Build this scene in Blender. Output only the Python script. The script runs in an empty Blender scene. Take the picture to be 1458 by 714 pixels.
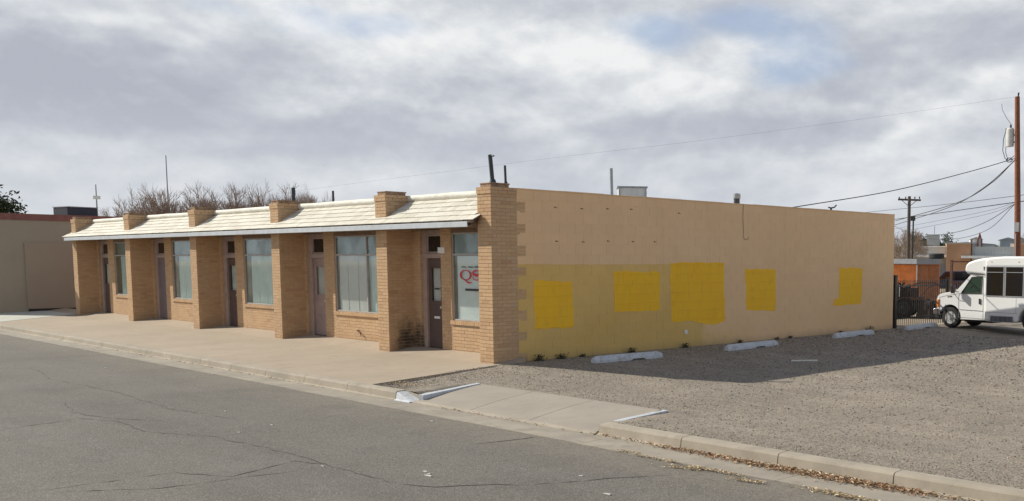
import bpy, bmesh, math, random
from mathutils import Vector, Matrix
import numpy as np
R=math.radians
sc=bpy.context.scene
col=sc.collection
random.seed(7); np.random.seed(7)

# ------------------------------------------------------------------ camera
cd=bpy.data.cameras.new('camera'); cam=bpy.data.objects.new('camera',cd); col.objects.link(cam)
sc.camera=cam
yaw,pitch,roll,f=-0.7227,-0.0940,0.0037,1417.59
fw=Vector((math.cos(pitch)*math.sin(yaw),math.cos(pitch)*math.cos(yaw),math.sin(pitch)))
rt=Vector((math.cos(yaw),-math.sin(yaw),0)); up=rt.cross(fw)
r2=rt*math.cos(roll)+up*math.sin(roll); u2=up*math.cos(roll)-rt*math.sin(roll)
M=Matrix((r2,u2,-fw)).transposed().to_4x4(); M.translation=Vector((17.6682,-12.4898,2.2))
cam.matrix_world=M
cd.sensor_width=36; cd.lens=f/1458*36
cd.shift_x=-308.27/1458; cd.shift_y=148.83/1458
cd.clip_start=.1; cd.clip_end=6000

# ------------------------------------------------------------------ world, sun, exposure
sc.view_settings.view_transform='Standard'; sc.view_settings.look='None'
sc.view_settings.exposure=0.0; sc.view_settings.gamma=1; sc.view_settings.use_curve_mapping=False
SUNDIR=Vector((5.296,2.219,-3.97)).normalized()
sd=bpy.data.lights.new('sun','SUN'); so=bpy.data.objects.new('sun',sd); col.objects.link(so)
sd.energy=5.0; sd.angle=R(.5); sd.color=(1,.95,.825)
so.rotation_euler=SUNDIR.to_track_quat('-Z','Y').to_euler()
w=bpy.data.worlds.new('World'); sc.world=w; w.use_nodes=True
nt=w.node_tree; N=nt.nodes; Lk=nt.links
for n in list(N): N.remove(n)
class NB:
    def __init__(s,nt): s.nt=nt
    def n(s,t,**k):
        nd=s.nt.nodes.new(t)
        for a,v in k.items(): setattr(nd,a,v)
        return nd
    def link(s,a,b): s.nt.links.new(a,b)
    def inp(s,sock,v):
        if isinstance(v,bpy.types.NodeSocket): s.nt.links.new(v,sock)
        elif v is not None: sock.default_value=v
    def math(s,op,a,b=None,c=None,clamp=False):
        nd=s.n('ShaderNodeMath',operation=op); nd.use_clamp=clamp
        s.inp(nd.inputs[0],a)
        if b is not None: s.inp(nd.inputs[1],b)
        if c is not None: s.inp(nd.inputs[2],c)
        return nd.outputs[0]
    def vmath(s,op,a,b=None):
        nd=s.n('ShaderNodeVectorMath',operation=op); s.inp(nd.inputs[0],a)
        if b is not None: s.inp(nd.inputs[1],b)
        return nd.outputs[0]
    def noise(s,vec,scale,detail=4,rough=.55,dist=0):
        nd=s.n('ShaderNodeTexNoise'); s.inp(nd.inputs['Vector'],vec); nd.inputs['Scale'].default_value=scale
        nd.inputs['Detail'].default_value=detail; nd.inputs['Roughness'].default_value=rough; nd.inputs['Distortion'].default_value=dist
        return nd.outputs['Fac']
    def ramp(s,fac,stops,interp='LINEAR'):
        nd=s.n('ShaderNodeValToRGB'); nd.color_ramp.interpolation=interp
        e=nd.color_ramp.elements
        while len(e)>len(stops): e.remove(e[-1])
        while len(e)<len(stops): e.new(.5)
        for i,(p,c) in enumerate(stops):
            e[i].position=p
            if not hasattr(c,'__len__'): c=(c,c,c)
            e[i].color=(*c[:3],1)
        s.inp(nd.inputs[0],fac); return nd.outputs[0]
    def mapr(s,v,a,b,c=0,d=1,smooth=False):
        nd=s.n('ShaderNodeMapRange'); nd.clamp=True
        if smooth: nd.interpolation_type='SMOOTHSTEP'
        s.inp(nd.inputs[0],v)
        for i,x in enumerate((a,b,c,d)): nd.inputs[i+1].default_value=x
        return nd.outputs[0]
    def mix(s,f,a,b,bt='MIX'):
        nd=s.n('ShaderNodeMix',data_type='RGBA',blend_type=bt)
        s.inp(nd.inputs[0],f)
        for k,v in ((6,a),(7,b)):
            if isinstance(v,(tuple,list)): v=(*v[:3],1)
            s.inp(nd.inputs[k],v)
        return nd.outputs[2]
b=NB(nt)
sky=b.n('ShaderNodeTexSky',sky_type='NISHITA'); sky.sun_disc=False
sky.sun_elevation=math.asin(-SUNDIR.z); sky.sun_rotation=math.atan2(-SUNDIR.x,-SUNDIR.y)%(2*math.pi)
tc=b.n('ShaderNodeTexCoord').outputs['Generated']
sx=b.n('ShaderNodeSeparateXYZ'); b.link(tc,sx.inputs[0]); X,Y,Z=sx.outputs
az=b.math('MULTIPLY',b.math('ARCTAN2',X,Y),57.2958)
el=b.math('MULTIPLY',b.math('ARCSINE',Z),57.2958)
zz=b.math('ADD',b.math('MAXIMUM',Z,0),.16)
cb=b.n('ShaderNodeCombineXYZ'); b.inp(cb.inputs[0],b.math('DIVIDE',X,zz)); b.inp(cb.inputs[1],b.math('DIVIDE',Y,zz)); b.inp(cb.inputs[2],.3)
cp=cb.outputs[0]
wob=b.noise(cp,1.6,6,.6); wob2=b.noise(b.vmath('ADD',cp,(7.3,2.1,4.)),2.2,6,.62)
w1=b.math('MULTIPLY',b.math('SUBTRACT',wob,.5),1.0); w2=b.math('MULTIPLY',b.math('SUBTRACT',wob2,.5),1.0)
def blob(a0,e0,ra,re,k=1.6,edge=.5):
    u=b.math('ADD',b.math('DIVIDE',b.math('SUBTRACT',az,a0),ra),b.math('MULTIPLY',w1,k))
    v=b.math('ADD',b.math('DIVIDE',b.math('SUBTRACT',el,e0),re),b.math('MULTIPLY',w2,k))
    d=b.math('SQRT',b.math('ADD',b.math('MULTIPLY',u,u),b.math('MULTIPLY',v,v)))
    return b.mapr(d,1+edge/2,1-edge/2,0,1,True)
cv=b.n('ShaderNodeCombineXYZ'); b.inp(cv.inputs[0],X); b.inp(cv.inputs[1],Y); b.inp(cv.inputs[2],b.math('MULTIPLY',Z,1.75))
cvv=cv.outputs[0]
def dens(off): return b.noise(b.vmath('ADD',cvv,off),4.8,8,.55,.1)
d0=dens((4.,1.,2.)); d1=dens((4.-.012,1.-.004,2.+.050)); d2=dens((4.-.004,1.,2.+.016))
relief=b.math('ADD',b.math('MULTIPLY',b.math('SUBTRACT',d0,d1),2.3),b.math('MULTIPLY',b.math('SUBTRACT',d0,d2),3.4))
DARK= [(-74.1, 8.5, 5.6, 2.38, 0.85), (-73.9, 6.6, 4.8, 0.97, 0.5), (-59.8, 6.6, 9.3, 1.64, 0.55), (-54.6, 9.2, 2.6, 0.92, 0.4), (-40.9, 7.2, 7.5, 1.23, 0.95), (-34.0, 7.5, 2.0, 0.84, 0.9), (-32.7, 9.6, 3.5, 0.93, 0.4), (-26.0, 12.8, 4.4, 1.05, 0.3), (-75.4, 9.5, 1.9, 0.93, 0.5)]
BRIGHT= [(-75.3, 11.4, 2.4, 0.43, 0.9), (-72.0, 11.3, 1.8, 0.38, 0.9), (-69.9, 10.7, 1.7, 0.39, 0.9), (-68.6, 9.9, 1.6, 0.45, 0.45), (-73.7, 10.6, 1.2, 0.44, 0.5), (-54.5, 12.1, 8.5, 1.42, 0.75), (-48.8, 12.0, 4.3, 1.81, 0.6), (-57.5, 10.1, 5.5, 1.43, 0.6), (-45.7, 10.2, 3.9, 1.3, 0.6), (-42.9, 10.6, 2.4, 0.93, 0.5), (-26.7, 9.9, 1.3, 0.8, 0.7), (-69.9, 4.5, 5.9, 0.48, 0.5), (-56.5, 7.1, 2.2, 0.52, 0.4), (-31.9, 7.3, 1.0, 0.53, 0.7), (-39.0, 11.7, 3.1, 0.73, 0.4), (-59.7, 8.2, 3.6, 0.79, 0.4)]
BLUE= [(-63.4, 12.3, 2.0, 0.85), (-60.3, 12.4, 2.1, 0.62), (-45.3, 12.6, 2.7, 0.8), (-39.8, 13.0, 3.1, 0.9), (-37.4, 11.0, 2.4, 0.92), (-37.4, 12.2, 2.0, 1.09), (-67.4, 12.3, 1.9, 0.39)]
bias=None
for (lst,sg) in ((BRIGHT,.40),(DARK,-.55)):
    for (a0,e0,ra,re,amt) in lst:
        m_=b.math('MULTIPLY',blob(a0,e0,ra,re,2.3 if sg>0 else 1.5,1.1 if sg>0 else .75),amt*sg)
        bias=m_ if bias is None else b.math('ADD',bias,m_)
lum=b.math('ADD',b.math('ADD',b.math('ADD',relief,bias),.50),b.math('MULTIPLY',b.math('SUBTRACT',d0,.5),.7))
lum=b.math('DIVIDE',b.math('ADD',lum,.45),1.65)
ccol=b.ramp(lum,[(0,(4.4,4.7,5.35)),(.27,(5.0,5.3,5.9)),(.45,(5.7,6.0,6.5)),(.61,(6.4,6.7,7.1)),(.76,(7.2,7.45,7.7)),(1,(8.6,8.65,8.7))])
bm_=None
for q in BLUE:
    m_=blob(*q,3.4,1.2); bm_=m_ if bm_ is None else b.math('MAXIMUM',bm_,m_)
blue=b.math('MULTIPLY',b.math('MULTIPLY',bm_,b.mapr(d0,.70,.42)),.62)
hz=b.mapr(el,1.,8,.75,0)
skyc=b.mix(.55,sky.outputs[0],(4.3,5.5,8.0))
ccol=b.mix(hz,ccol,(6.0,6.35,6.9))
# unseen upper sky, darkened with added cloud gaps to cut the ambient light
gap=b.mapr(b.noise(cp,2.3,6,.6),.42,.6)
high=b.mix(gap,(3.1,3.35,3.7),b.mix(.45,sky.outputs[0],(1.5,2.5,4.4)))
out=b.mix(blue,ccol,skyc)
out=b.mix(b.mapr(el,16,34,0,1,True),out,high)
bg=b.n('ShaderNodeBackground'); b.link(out,bg.inputs[0]); bg.inputs[1].default_value=.102
wo=b.n('ShaderNodeOutputWorld'); b.link(bg.outputs[0],wo.inputs[0])

# ------------------------------------------------------------------ materials
def mat(name,build):
    m=bpy.data.materials.new(name); m.use_nodes=True; t=m.node_tree
    for n in list(t.nodes): t.nodes.remove(n)
    b=NB(t); o=b.n('ShaderNodeOutputMaterial'); p=b.n('ShaderNodeBsdfPrincipled'); b.link(p.outputs[0],o.inputs[0])
    g=b.n('ShaderNodeNewGeometry').outputs['Position']
    build(b,p,g,o); return m
def bump(b,p,h,strength=.4,dist=.01):
    n=b.n('ShaderNodeBump'); n.inputs['Strength'].default_value=strength; n.inputs['Distance'].default_value=dist
    b.inp(n.inputs['Height'],h); b.link(n.outputs[0],p.inputs['Normal'])
def simple(name,c,rough=.7,var=.12,scale=6,metal=0,bs=0,spec=None,dirt=0):
    def f(b,p,g,o):
        nz=b.noise(g,scale,6,.6)
        k=b.mapr(nz,.3,.7,1-var,1+var)
        c2=b.vmath('MULTIPLY',(c[0],c[1],c[2]),None)
        mm=b.n('ShaderNodeVectorMath',operation='SCALE'); mm.inputs[0].default_value=c; b.inp(mm.inputs['Scale'],k)
        cc=mm.outputs[0]
        if dirt:
            cc=b.mix(b.math('MULTIPLY',b.mapr(b.noise(g,scale*.4,5,.7),.5,.7),dirt),cc,(c[0]*.45,c[1]*.4,c[2]*.35))
        b.inp(p.inputs['Base Color'],cc); p.inputs['Roughness'].default_value=rough; p.inputs['Metallic'].default_value=metal
        if spec is not None: p.inputs['Specular IOR Level'].default_value=spec
        if bs: bump(b,p,b.noise(g,scale*8,4,.6),bs,.01)
    return mat(name,f)
def sepxyz(b,g):
    s=b.n('ShaderNodeSeparateXYZ'); b.link(g,s.inputs[0]); return s.outputs
def rnd(b):
    a=b.n('ShaderNodeAttribute'); a.attribute_name='rnd'
    o=b.n('ShaderNodeObjectInfo').outputs['Random']
    return b.math('FRACT',b.math('ADD',a.outputs['Fac'],o))
def brick_f(b,p,g,o):
    r=rnd(b)
    c=b.ramp(r,[(0,(.50,.305,.16)),(.08,(.575,.37,.20)),(.5,(.61,.40,.222)),(.9,(.645,.43,.245)),(.96,(.55,.33,.18)),(1,(.60,.42,.26))])
    nz=b.noise(g,38,4,.6); c=b.mix(b.mapr(nz,.35,.7,0,.35),c,(.34,.2,.11))
    nb=b.noise(g,.9,4,.6); c=b.mix(b.mapr(nb,.45,.72,0,.28),c,(.33,.24,.17))
    x,y,z=sepxyz(b,g)
    # soot stain in the corner of the second pier and its jamb
    sx_=b.math('ABSOLUTE',b.math('DIVIDE',b.math('SUBTRACT',x,-4.0),.55))
    sy_=b.math('ABSOLUTE',b.math('DIVIDE',b.math('SUBTRACT',y,.50),.42))
    sz_=b.math('DIVIDE',b.math('SUBTRACT',z,.2),.75)
    d=b.math('SQRT',b.math('ADD',b.math('ADD',b.math('MULTIPLY',sx_,sx_),b.math('MULTIPLY',sy_,sy_)),b.math('MULTIPLY',sz_,sz_)))
    d=b.math('ADD',d,b.math('MULTIPLY',b.math('SUBTRACT',b.noise(g,7,5,.6),.5),.9))
    c=b.mix(b.mapr(d,1.05,.35,0,.9,True),c,(.025,.02,.018))
    # splash dirt along the foot
    c=b.mix(b.mapr(b.math('ADD',z,b.math('MULTIPLY',nb,.3)),.42,.08,0,.3),c,(.24,.17,.12))
    b.inp(p.inputs['Base Color'],c); p.inputs['Roughness'].default_value=.85
    bump(b,p,b.noise(g,90,3,.6),.35,.004)
M_={}
M_['brick']=mat('tan brick',brick_f)
M_['mortar']=simple('mortar',(.44,.33,.23),.95,.15,9,bs=.3)
def cap_f(b,p,g,o):
    c=b.ramp(b.noise(g,8,5,.6),[(.3,(.20,.13,.09)),(.7,(.42,.28,.17))]); b.inp(p.inputs['Base Color'],c); p.inputs['Roughness'].default_value=.9
    bump(b,p,b.noise(g,60,3,.6),.4,.005)
M_['cap']=mat('weathered brick cap',cap_f)
def wall_f(b,p,g,o,patch=None):
    x,y,z=sepxyz(b,g)
    tan=b.mix(b.mapr(b.noise(g,.55,5,.6),.35,.68),(.84,.56,.315),(.88,.60,.35))
    tan=b.mix(b.mapr(b.noise(g,2.6,6,.65),.5,.75,0,.10),tan,(.45,.30,.17))
    tan=b.mix(b.mapr(z,1.2,3.7,.22,0),tan,(.80,.55,.29))
    mus=b.mix(b.mapr(b.noise(g,.8,5,.6),.35,.68),(.72,.47,.145),(.79,.53,.185))
    mus=b.mix(b.mapr(z,1.4,.0,0,.35),mus,(.50,.35,.10))
    wob=b.math('MULTIPLY',b.math('SUBTRACT',b.noise(g,2.2,4,.6),.5),.16)
    mz=b.mapr(b.math('ADD',z,b.math('MULTIPLY',wob,.3)),2.125,2.105)
    my=b.mapr(b.math('ADD',y,wob),6.7,6.4)
    m2=b.math('MULTIPLY',b.mapr(b.math('ADD',z,b.math('MULTIPLY',wob,3)),.55,.2),b.mapr(b.math('ADD',y,wob),9.0,6.6,0,.55))
    c=b.mix(b.math('MAXIMUM',b.math('MULTIPLY',mz,my),m2),tan,mus)
    r=rnd(b)
    c=b.mix(b.mapr(r,.0,1,0,.07),c,(.38,.27,.18))
    # rain streaks below the coping, dust at the foot
    st=b.n('ShaderNodeMapping'); b.link(g,st.inputs[0]); st.inputs['Scale'].default_value=(1,5,.35)
    c=b.mix(b.math('MULTIPLY',b.mapr(b.noise(st.outputs[0],1.4,5,.6),.55,.75),b.mapr(z,1.5,3.7,.03,.14)),c,(.33,.235,.16))
    c=b.mix(b.mapr(b.math('ADD',z,b.math('MULTIPLY',b.noise(g,3,4,.6),.25)),.33,.1,0,.4),c,(.30,.23,.15))
    b.inp(p.inputs['Base Color'],c); p.inputs['Roughness'].default_value=.8
    bump(b,p,b.noise(g,22,5,.65),.5,.006)
M_['wall']=mat('painted block wall',wall_f)
def patch_f(b,p,g,o):
    st=b.n('ShaderNodeMapping'); b.link(g,st.inputs[0]); st.inputs['Scale'].default_value=(1,4,1.1)
    c=b.mix(b.mapr(b.noise(g,1.5,4,.6),.3,.7),(.93,.50,.010),(.95,.55,.014))
    c=b.mix(b.mapr(b.noise(st.outputs[0],1.7,6,.7,1.2),.53,.64,0,.22),c,(.40,.27,.04))
    br=b.n('ShaderNodeTexBrick'); br.offset=.5
    mp=b.n('ShaderNodeCombineXYZ'); x,y,z=sepxyz(b,g); b.link(y,mp.inputs[0]); b.link(z,mp.inputs[1]); b.link(mp.outputs[0],br.inputs['Vector'])
    for k,v in (('Scale',1),('Mortar Size',.006),('Mortar Smooth',.5),('Brick Width',.4666),('Row Height',.2333)): br.inputs[k].default_value=v
    lane=b.n('ShaderNodeMapping'); b.link(g,lane.inputs[0]); lane.inputs['Scale'].default_value=(1,4.2,.25)
    c=b.mix(b.mapr(b.noise(lane.outputs[0],1.3,3,.5,.4),.35,.65,0,.30),c,(.86,.50,.03)); c=b.mix(b.mapr(b.noise(g,2.4,6,.75),.55,.66,0,.30),c,(.88,.56,.07))
    c=b.mix(b.math('MULTIPLY',br.outputs['Fac'],.12),c,(.45,.29,.04))
    b.inp(p.inputs['Base Color'],c); p.inputs['Roughness'].default_value=.7
    bump(b,p,b.math('SUBTRACT',b.math('MULTIPLY',b.noise(g,22,5,.65),.4),br.outputs['Fac']),.5,.006)
M_['patch']=mat('yellow overpaint',patch_f)
def shing_f(b,p,g,o):
    r=rnd(b); c=b.ramp(r,[(0,(.56,.52,.43)),(.4,(.63,.59,.50)),(1,(.69,.66,.58))])
    c=b.mix(b.mapr(b.noise(g,5,6,.65),.5,.72,0,.45),c,(.48,.42,.33))
    c=b.mix(b.mapr(b.noise(g,30,4,.6),.55,.75,0,.3),c,(.5,.45,.37))
    b.inp(p.inputs['Base Color'],c); p.inputs['Roughness'].default_value=.75; bump(b,p,b.noise(g,40,4,.6),.5,.008)
M_['shingle']=mat('white painted shingle',shing_f)
M_['ridge']=simple('white roof edge',(.78,.75,.66),.75,.12,5,bs=.3,dirt=.35)
M_['fascia']=simple('pale blue fascia paint',(.56,.60,.64),.6,.1,4,dirt=.25)
M_['darkwood']=simple('dark soffit wood',(.12,.08,.055),.9,.25,12)
M_['soffit']=simple('brown soffit',(.22,.15,.10),.85,.2,6)
def conc(name,c1,c2,stain=.3,sc1=.7):
    def f(b,p,g,o):
        c=b.mix(b.mapr(b.noise(g,sc1,6,.62),.35,.68),c1,c2)
        c=b.mix(b.mapr(b.noise(g,3.5,7,.7),.55,.78,0,stain),c,(c1[0]*.55,c1[1]*.52,c1[2]*.5)); c=b.mix(b.mapr(b.noise(b.vmath('ADD',g,(5,2,1)),1.6,8,.75),.56,.60,0,stain*.5),c,(c1[0]*.7,c1[1]*.67,c1[2]*.64))
        c=b.mix(b.mapr(b.noise(g,140,2,.5),.55,.8,0,.25),c,(c1[0]*.6,c1[1]*.6,c1[2]*.6))
        r=rnd(b); c=b.mix(b.mapr(r,0,1,0,.12),c,(c1[0]*.75,c1[1]*.72,c1[2]*.7))
        b.inp(p.inputs['Base Color'],c); p.inputs['Roughness'].default_value=.9; bump(b,p,b.noise(g,60,5,.65),.35,.006)
    return mat(name,f)
M_['walk']=conc('pinkish sidewalk concrete',(.385,.312,.235),(.44,.36,.275),.42,.5)
M_['kerb']=conc('kerb concrete',(.34,.295,.235),(.45,.39,.31),.55,1.6)
M_['gutter']=conc('gutter concrete',(.29,.255,.21),(.40,.35,.285),.75,1.6)
M_['apron']=conc('driveway concrete',(.32,.28,.235),(.385,.335,.28),.35,.9)
M_['pad']=conc('pale concrete',(.50,.50,.44),(.56,.55,.48),.2)
def chip_f(b,p,g,o):
    c=b.mix(b.mapr(b.noise(g,4,6,.6),.35,.7),(.60,.63,.68),(.50,.51,.52))
    c=b.mix(b.mapr(b.noise(g,16,7,.72),.57,.62,0,.85),c,(.36,.32,.27))
    c=b.mix(b.mapr(b.noise(g,5,5,.6),.58,.72,0,.5),c,(.28,.22,.17))
    b.inp(p.inputs['Base Color'],c); p.inputs['Roughness'].default_value=.8; bump(b,p,b.noise(g,30,5,.7),.5,.008)
M_['whitepaint']=mat('chipped white kerb paint',chip_f)
def asph(b,p,g,o):
    c=b.mix(b.mapr(b.noise(g,.22,6,.6),.33,.67),(.124,.110,.092),(.166,.149,.127))
    st=b.n('ShaderNodeMapping'); b.link(g,st.inputs[0]); st.inputs['Scale'].default_value=(.18,1.3,1)
    c=b.mix(b.mapr(b.noise(st.outputs[0],1.2,6,.65),.48,.7,0,.4),c,(.185,.165,.148))
    c=b.mix(b.mapr(b.noise(g,1.3,6,.7),.52,.72,0,.4),c,(.09,.082,.076)); c=b.mix(b.mapr(b.noise(g,5.5,6,.75),.5,.75,0,.35),c,(.175,.158,.143))
    v=b.n('ShaderNodeTexVoronoi'); b.link(g,v.inputs['Vector']); v.inputs['Scale'].default_value=60
    sep=b.n('ShaderNodeSeparateColor'); b.link(v.outputs['Color'],sep.inputs[0])
    c=b.mix(b.mapr(sep.outputs[0],.6,1,0,.5),c,(.31,.28,.245)); c=b.mix(b.mapr(sep.outputs[1],.65,1,0,.5),c,(.045,.042,.04))
    x,y,z=sepxyz(b,g)
    edge=b.math('ADD',y,b.math('MULTIPLY',b.math('SUBTRACT',b.noise(g,1.7,6,.7),.5),1.6))
    c=b.mix(b.math('MULTIPLY',b.mapr(edge,-4.9,-3.9,0,.6),b.mapr(b.noise(g,14,5,.7),.35,.65)),c,(.27,.225,.17))
    # darker oil band between the wheel paths and a few patched areas
    band=b.math('ABSOLUTE',b.math('ADD',y,7.1)); c=b.mix(b.math('MULTIPLY',b.mapr(band,.7,.0,0,.35,True),b.mapr(b.noise(g,.8,6,.7),.35,.65)),c,(.085,.078,.07))
    c=b.mix(b.mapr(b.noise(b.vmath('ADD',g,(31,7,0)),.42,3,.4),.585,.60,0,.22),c,(.10,.091,.08))
    b.inp(p.inputs['Base Color'],c); p.inputs['Roughness'].default_value=.92; bump(b,p,b.math('ADD',v.outputs['Distance'],b.noise(g,40,4,.7)),.5,.008)
M_['asphalt']=mat('worn asphalt',asph)
def grav(b,p,g,o):
    c=b.mix(b.mapr(b.noise(g,.35,6,.62),.35,.66),(.235,.203,.16),(.315,.27,.213))
    st=b.n('ShaderNodeMapping'); b.link(g,st.inputs[0]); st.inputs['Scale'].default_value=(.35,1.3,1); st.inputs['Rotation'].default_value=(0,0,-.72)
    c=b.mix(b.mapr(b.noise(st.outputs[0],.9,6,.65),.5,.68,0,.75),c,(.42,.36,.285))
    v=b.n('ShaderNodeTexVoronoi'); b.link(g,v.inputs['Vector']); v.inputs['Scale'].default_value=38
    s=b.n('ShaderNodeSeparateColor'); b.link(v.outputs['Color'],s.inputs[0])
    c=b.mix(b.mapr(s.outputs[0],.55,1,0,.65),c,(.42,.365,.305)); c=b.mix(b.mapr(s.outputs[1],.55,1,0,.7),c,(.10,.083,.072))
    c=b.mix(b.mapr(s.outputs[2],.8,1,0,.4),c,(.33,.2,.13))
    v2=b.n('ShaderNodeTexVoronoi'); b.link(g,v2.inputs['Vector']); v2.inputs['Scale'].default_value=24
    s2=b.n('ShaderNodeSeparateColor'); b.link(v2.outputs['Color'],s2.inputs[0])
    c=b.mix(b.math('MULTIPLY',b.mapr(s2.outputs[0],.72,.85,0,.32),b.mapr(v2.outputs['Distance'],.35,.2)),c,(.45,.40,.34)); c=b.mix(b.math('MULTIPLY',b.mapr(s2.outputs[1],.75,.88,0,.35),b.mapr(v2.outputs['Distance'],.35,.2)),c,(.085,.07,.06))
    c=b.mix(b.mapr(b.noise(g,.75,6,.7),.54,.70,0,.5),c,(.17,.15,.13)); c=b.mix(b.mapr(b.noise(b.vmath('ADD',g,(9,4,0)),.5,7,.7),.56,.70,0,.55),c,(.36,.31,.25))
    b.inp(p.inputs['Base Color'],c); p.inputs['Roughness'].default_value=.95
    bump(b,p,b.math('ADD',b.math('MULTIPLY',v.outputs['Distance'],-1),b.noise(g,90,3,.6)),.7,.014)
M_['gravel']=mat('gravel lot',grav)
def peb(b,p,g,o):
    c=b.ramp(rnd(b),[(0,(.09,.075,.065)),(.3,(.2,.165,.135)),(.6,(.31,.26,.21)),(.9,(.44,.385,.32)),(1,(.36,.22,.14))]); b.inp(p.inputs['Base Color'],c); p.inputs['Roughness'].default_value=.9
M_['pebble']=mat('pebbles',peb)
def leaf(b,p,g,o):
    c=b.ramp(rnd(b),[(0,(.17,.085,.045)),(.3,(.36,.19,.10)),(.6,(.46,.30,.17)),(.85,(.56,.42,.26)),(1,(.64,.53,.37))]); b.inp(p.inputs['Base Color'],c); p.inputs['Roughness'].default_value=.8
M_['leaf']=mat('dead leaves',leaf)
def straw(b,p,g,o):
    c=b.ramp(rnd(b),[(0,(.42,.29,.15)),(.5,(.58,.44,.25)),(1,(.68,.56,.36))]); b.inp(p.inputs['Base Color'],c); p.inputs['Roughness'].default_value=.8
M_['straw']=mat('straw litter',straw)
M_['dirt']=conc('dry dirt',(.36,.29,.21),(.46,.38,.28),.3,.3)
M_['crack']=simple('crack filler',(.082,.074,.067),.95,.2,10)
M_['litter']=simple('paper litter',(.75,.72,.66),.8,.1,10)
M_['black']=simple('black painted steel',(.02,.02,.021),.5,.2,8)
M_['rubber']=simple('tyre rubber',(.025,.025,.026),.8,.2,20,bs=.3)
M_['steel']=simple('galvanised steel',(.36,.38,.39),.5,.15,12,metal=.3)
M_['silver']=simple('polished hub steel',(.62,.62,.61),.4,.15,12,metal=.3)
M_['pipe']=simple('dark vent pipe',(.05,.055,.06),.6,.3,20)
M_['wood']=simple('red brown pole wood',(.23,.085,.045),.85,.25,9,bs=.4)
M_['greywood']=simple('grey pole wood',(.10,.085,.08),.9,.25,9)
M_['wire']=simple('black cable',(.035,.036,.04),.6,.1,5)
def van_f(b,p,g,o):
    c=b.mix(b.mapr(b.noise(g,1.5,5,.6),.5,.75,0,.25),(.88,.89,.89),(.76,.76,.75))
    x,y,z=sepxyz(b,g)
    c=b.mix(b.mapr(b.math('ADD',z,b.math('MULTIPLY',b.noise(g,6,4,.6),.3)),.65,.3,0,.35),c,(.42,.38,.33))
    b.inp(p.inputs['Base Color'],c); p.inputs['Roughness'].default_value=.32; p.inputs['Coat Weight'].default_value=.3
M_['van']=mat('white vehicle paint',van_f)
def gl(name,c,rough=.05):
    def f(b,p,g,o):
        b.inp(p.inputs['Base Color'],(*c,1)); p.inputs['Roughness'].default_value=rough; p.inputs['Specular IOR Level'].default_value=.6
    return mat(name,f)
M_['darkglass']=gl('tinted glass',(.012,.013,.016))
M_['cabglass']=gl('cab glass',(.03,.06,.045))
def glass_f(b,p,g,o):
    tr=b.n('ShaderNodeBsdfTransparent'); tr.inputs[0].default_value=(.93,.965,.955,1)
    gs=b.n('ShaderNodeBsdfGlossy'); gs.inputs['Roughness'].default_value=.04; gs.inputs[0].default_value=(.9,.95,.95,1)
    fr=b.n('ShaderNodeLayerWeight'); fr.inputs[0].default_value=.5
    fac=b.math('ADD',b.math('MULTIPLY',b.math('POWER',fr.outputs['Facing'],4.),.50),b.mapr(b.noise(g,1.1,5,.6),.35,.7,.015,.16),clamp=True)
    n=b.n('ShaderNodeBump'); n.inputs['Strength'].default_value=.05; n.inputs['Distance'].default_value=.02; b.inp(n.inputs['Height'],b.noise(g,1.2,2,.5)); b.link(n.outputs[0],gs.inputs['Normal'])
    mx=b.n('ShaderNodeMixShader'); b.inp(mx.inputs[0],fac); b.link(tr.outputs[0],mx.inputs[1]); b.link(gs.outputs[0],mx.inputs[2]); b.link(mx.outputs[0],o.inputs[0])
M_['glass']=mat('shop window glass',glass_f)
M_['curtain']=simple('pale teal curtain',(.66,.74,.72),.8,.10,3)
M_['board']=simple('pale window board',(.80,.81,.83),.7,.06,3)
M_['boardpink']=simple('pinkish window board',(.66,.62,.61),.7,.06,3)
M_['transomreflect']=simple('green grey transom reflection',(.20,.23,.20),.7,.15,2)  # reflection in the upper panes put into the colour of the board behind
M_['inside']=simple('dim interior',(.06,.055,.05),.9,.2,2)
M_['frame']=simple('pink beige door frame',(.40,.30,.255),.65,.12,6,dirt=.3)
M_['framealu']=simple('window frame paint',(.42,.40,.38),.5,.1,6)
M_['doorbrown']=simple('dark brown door',(.105,.068,.058),.6,.15,6)
M_['doorpink']=simple('dusty pink door',(.36,.26,.235),.65,.12,6,dirt=.3)
M_['doorviolet']=simple('violet grey door',(.20,.155,.165),.65,.12,6)
M_['red']=simple('red lettering',(.62,.03,.05),.5,.05,3)
M_['ink']=simple('black lettering',(.02,.02,.022),.5,.05,3)
M_['white']=simple('white plastic',(.78,.78,.76),.5,.06,6)
M_['ac']=simple('off white metal cabinet',(.62,.62,.58),.6,.1,5,dirt=.3)
M_['acdark']=simple('dark blue metal cabinet',(.03,.035,.05),.5,.15,5)
M_['shed']=simple('orange brown siding',(.88,.29,.085),.8,.2,4)
M_['sheddoor']=simple('brown shed door',(.38,.16,.075),.8,.22,5)
M_['greymetal']=simple('grey metal sheet',(.30,.31,.33),.6,.12,3)
M_['whitemetal']=simple('white metal sheet',(.82,.84,.84),.6,.12,3)
M_['rust']=simple('rusty steel',(.12,.055,.035),.85,.35,7)
M_['scrapdark']=simple('dark rusty scrap',(.045,.03,.025),.85,.4,7)
M_['tarp']=simple('dark blue tarp',(.04,.05,.08),.6,.3,5)
M_['tanbldg']=simple('orange tan brick',(.46,.27,.16),.85,.14,.8)
M_['pale']=simple('pale stucco',(.48,.46,.42),.85,.1,.5)
M_['greybldg']=simple('pale grey siding',(.45,.47,.46),.7,.1,.7)
M_['beige']=conc('beige stucco wall',(.36,.315,.245),(.40,.355,.27),.12,.4)
M_['beige2']=conc('browner stucco panel',(.36,.295,.225),(.39,.325,.25),.12,.4)
M_['maroon']=simple('maroon coping',(.24,.10,.085),.75,.2,3)
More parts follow.
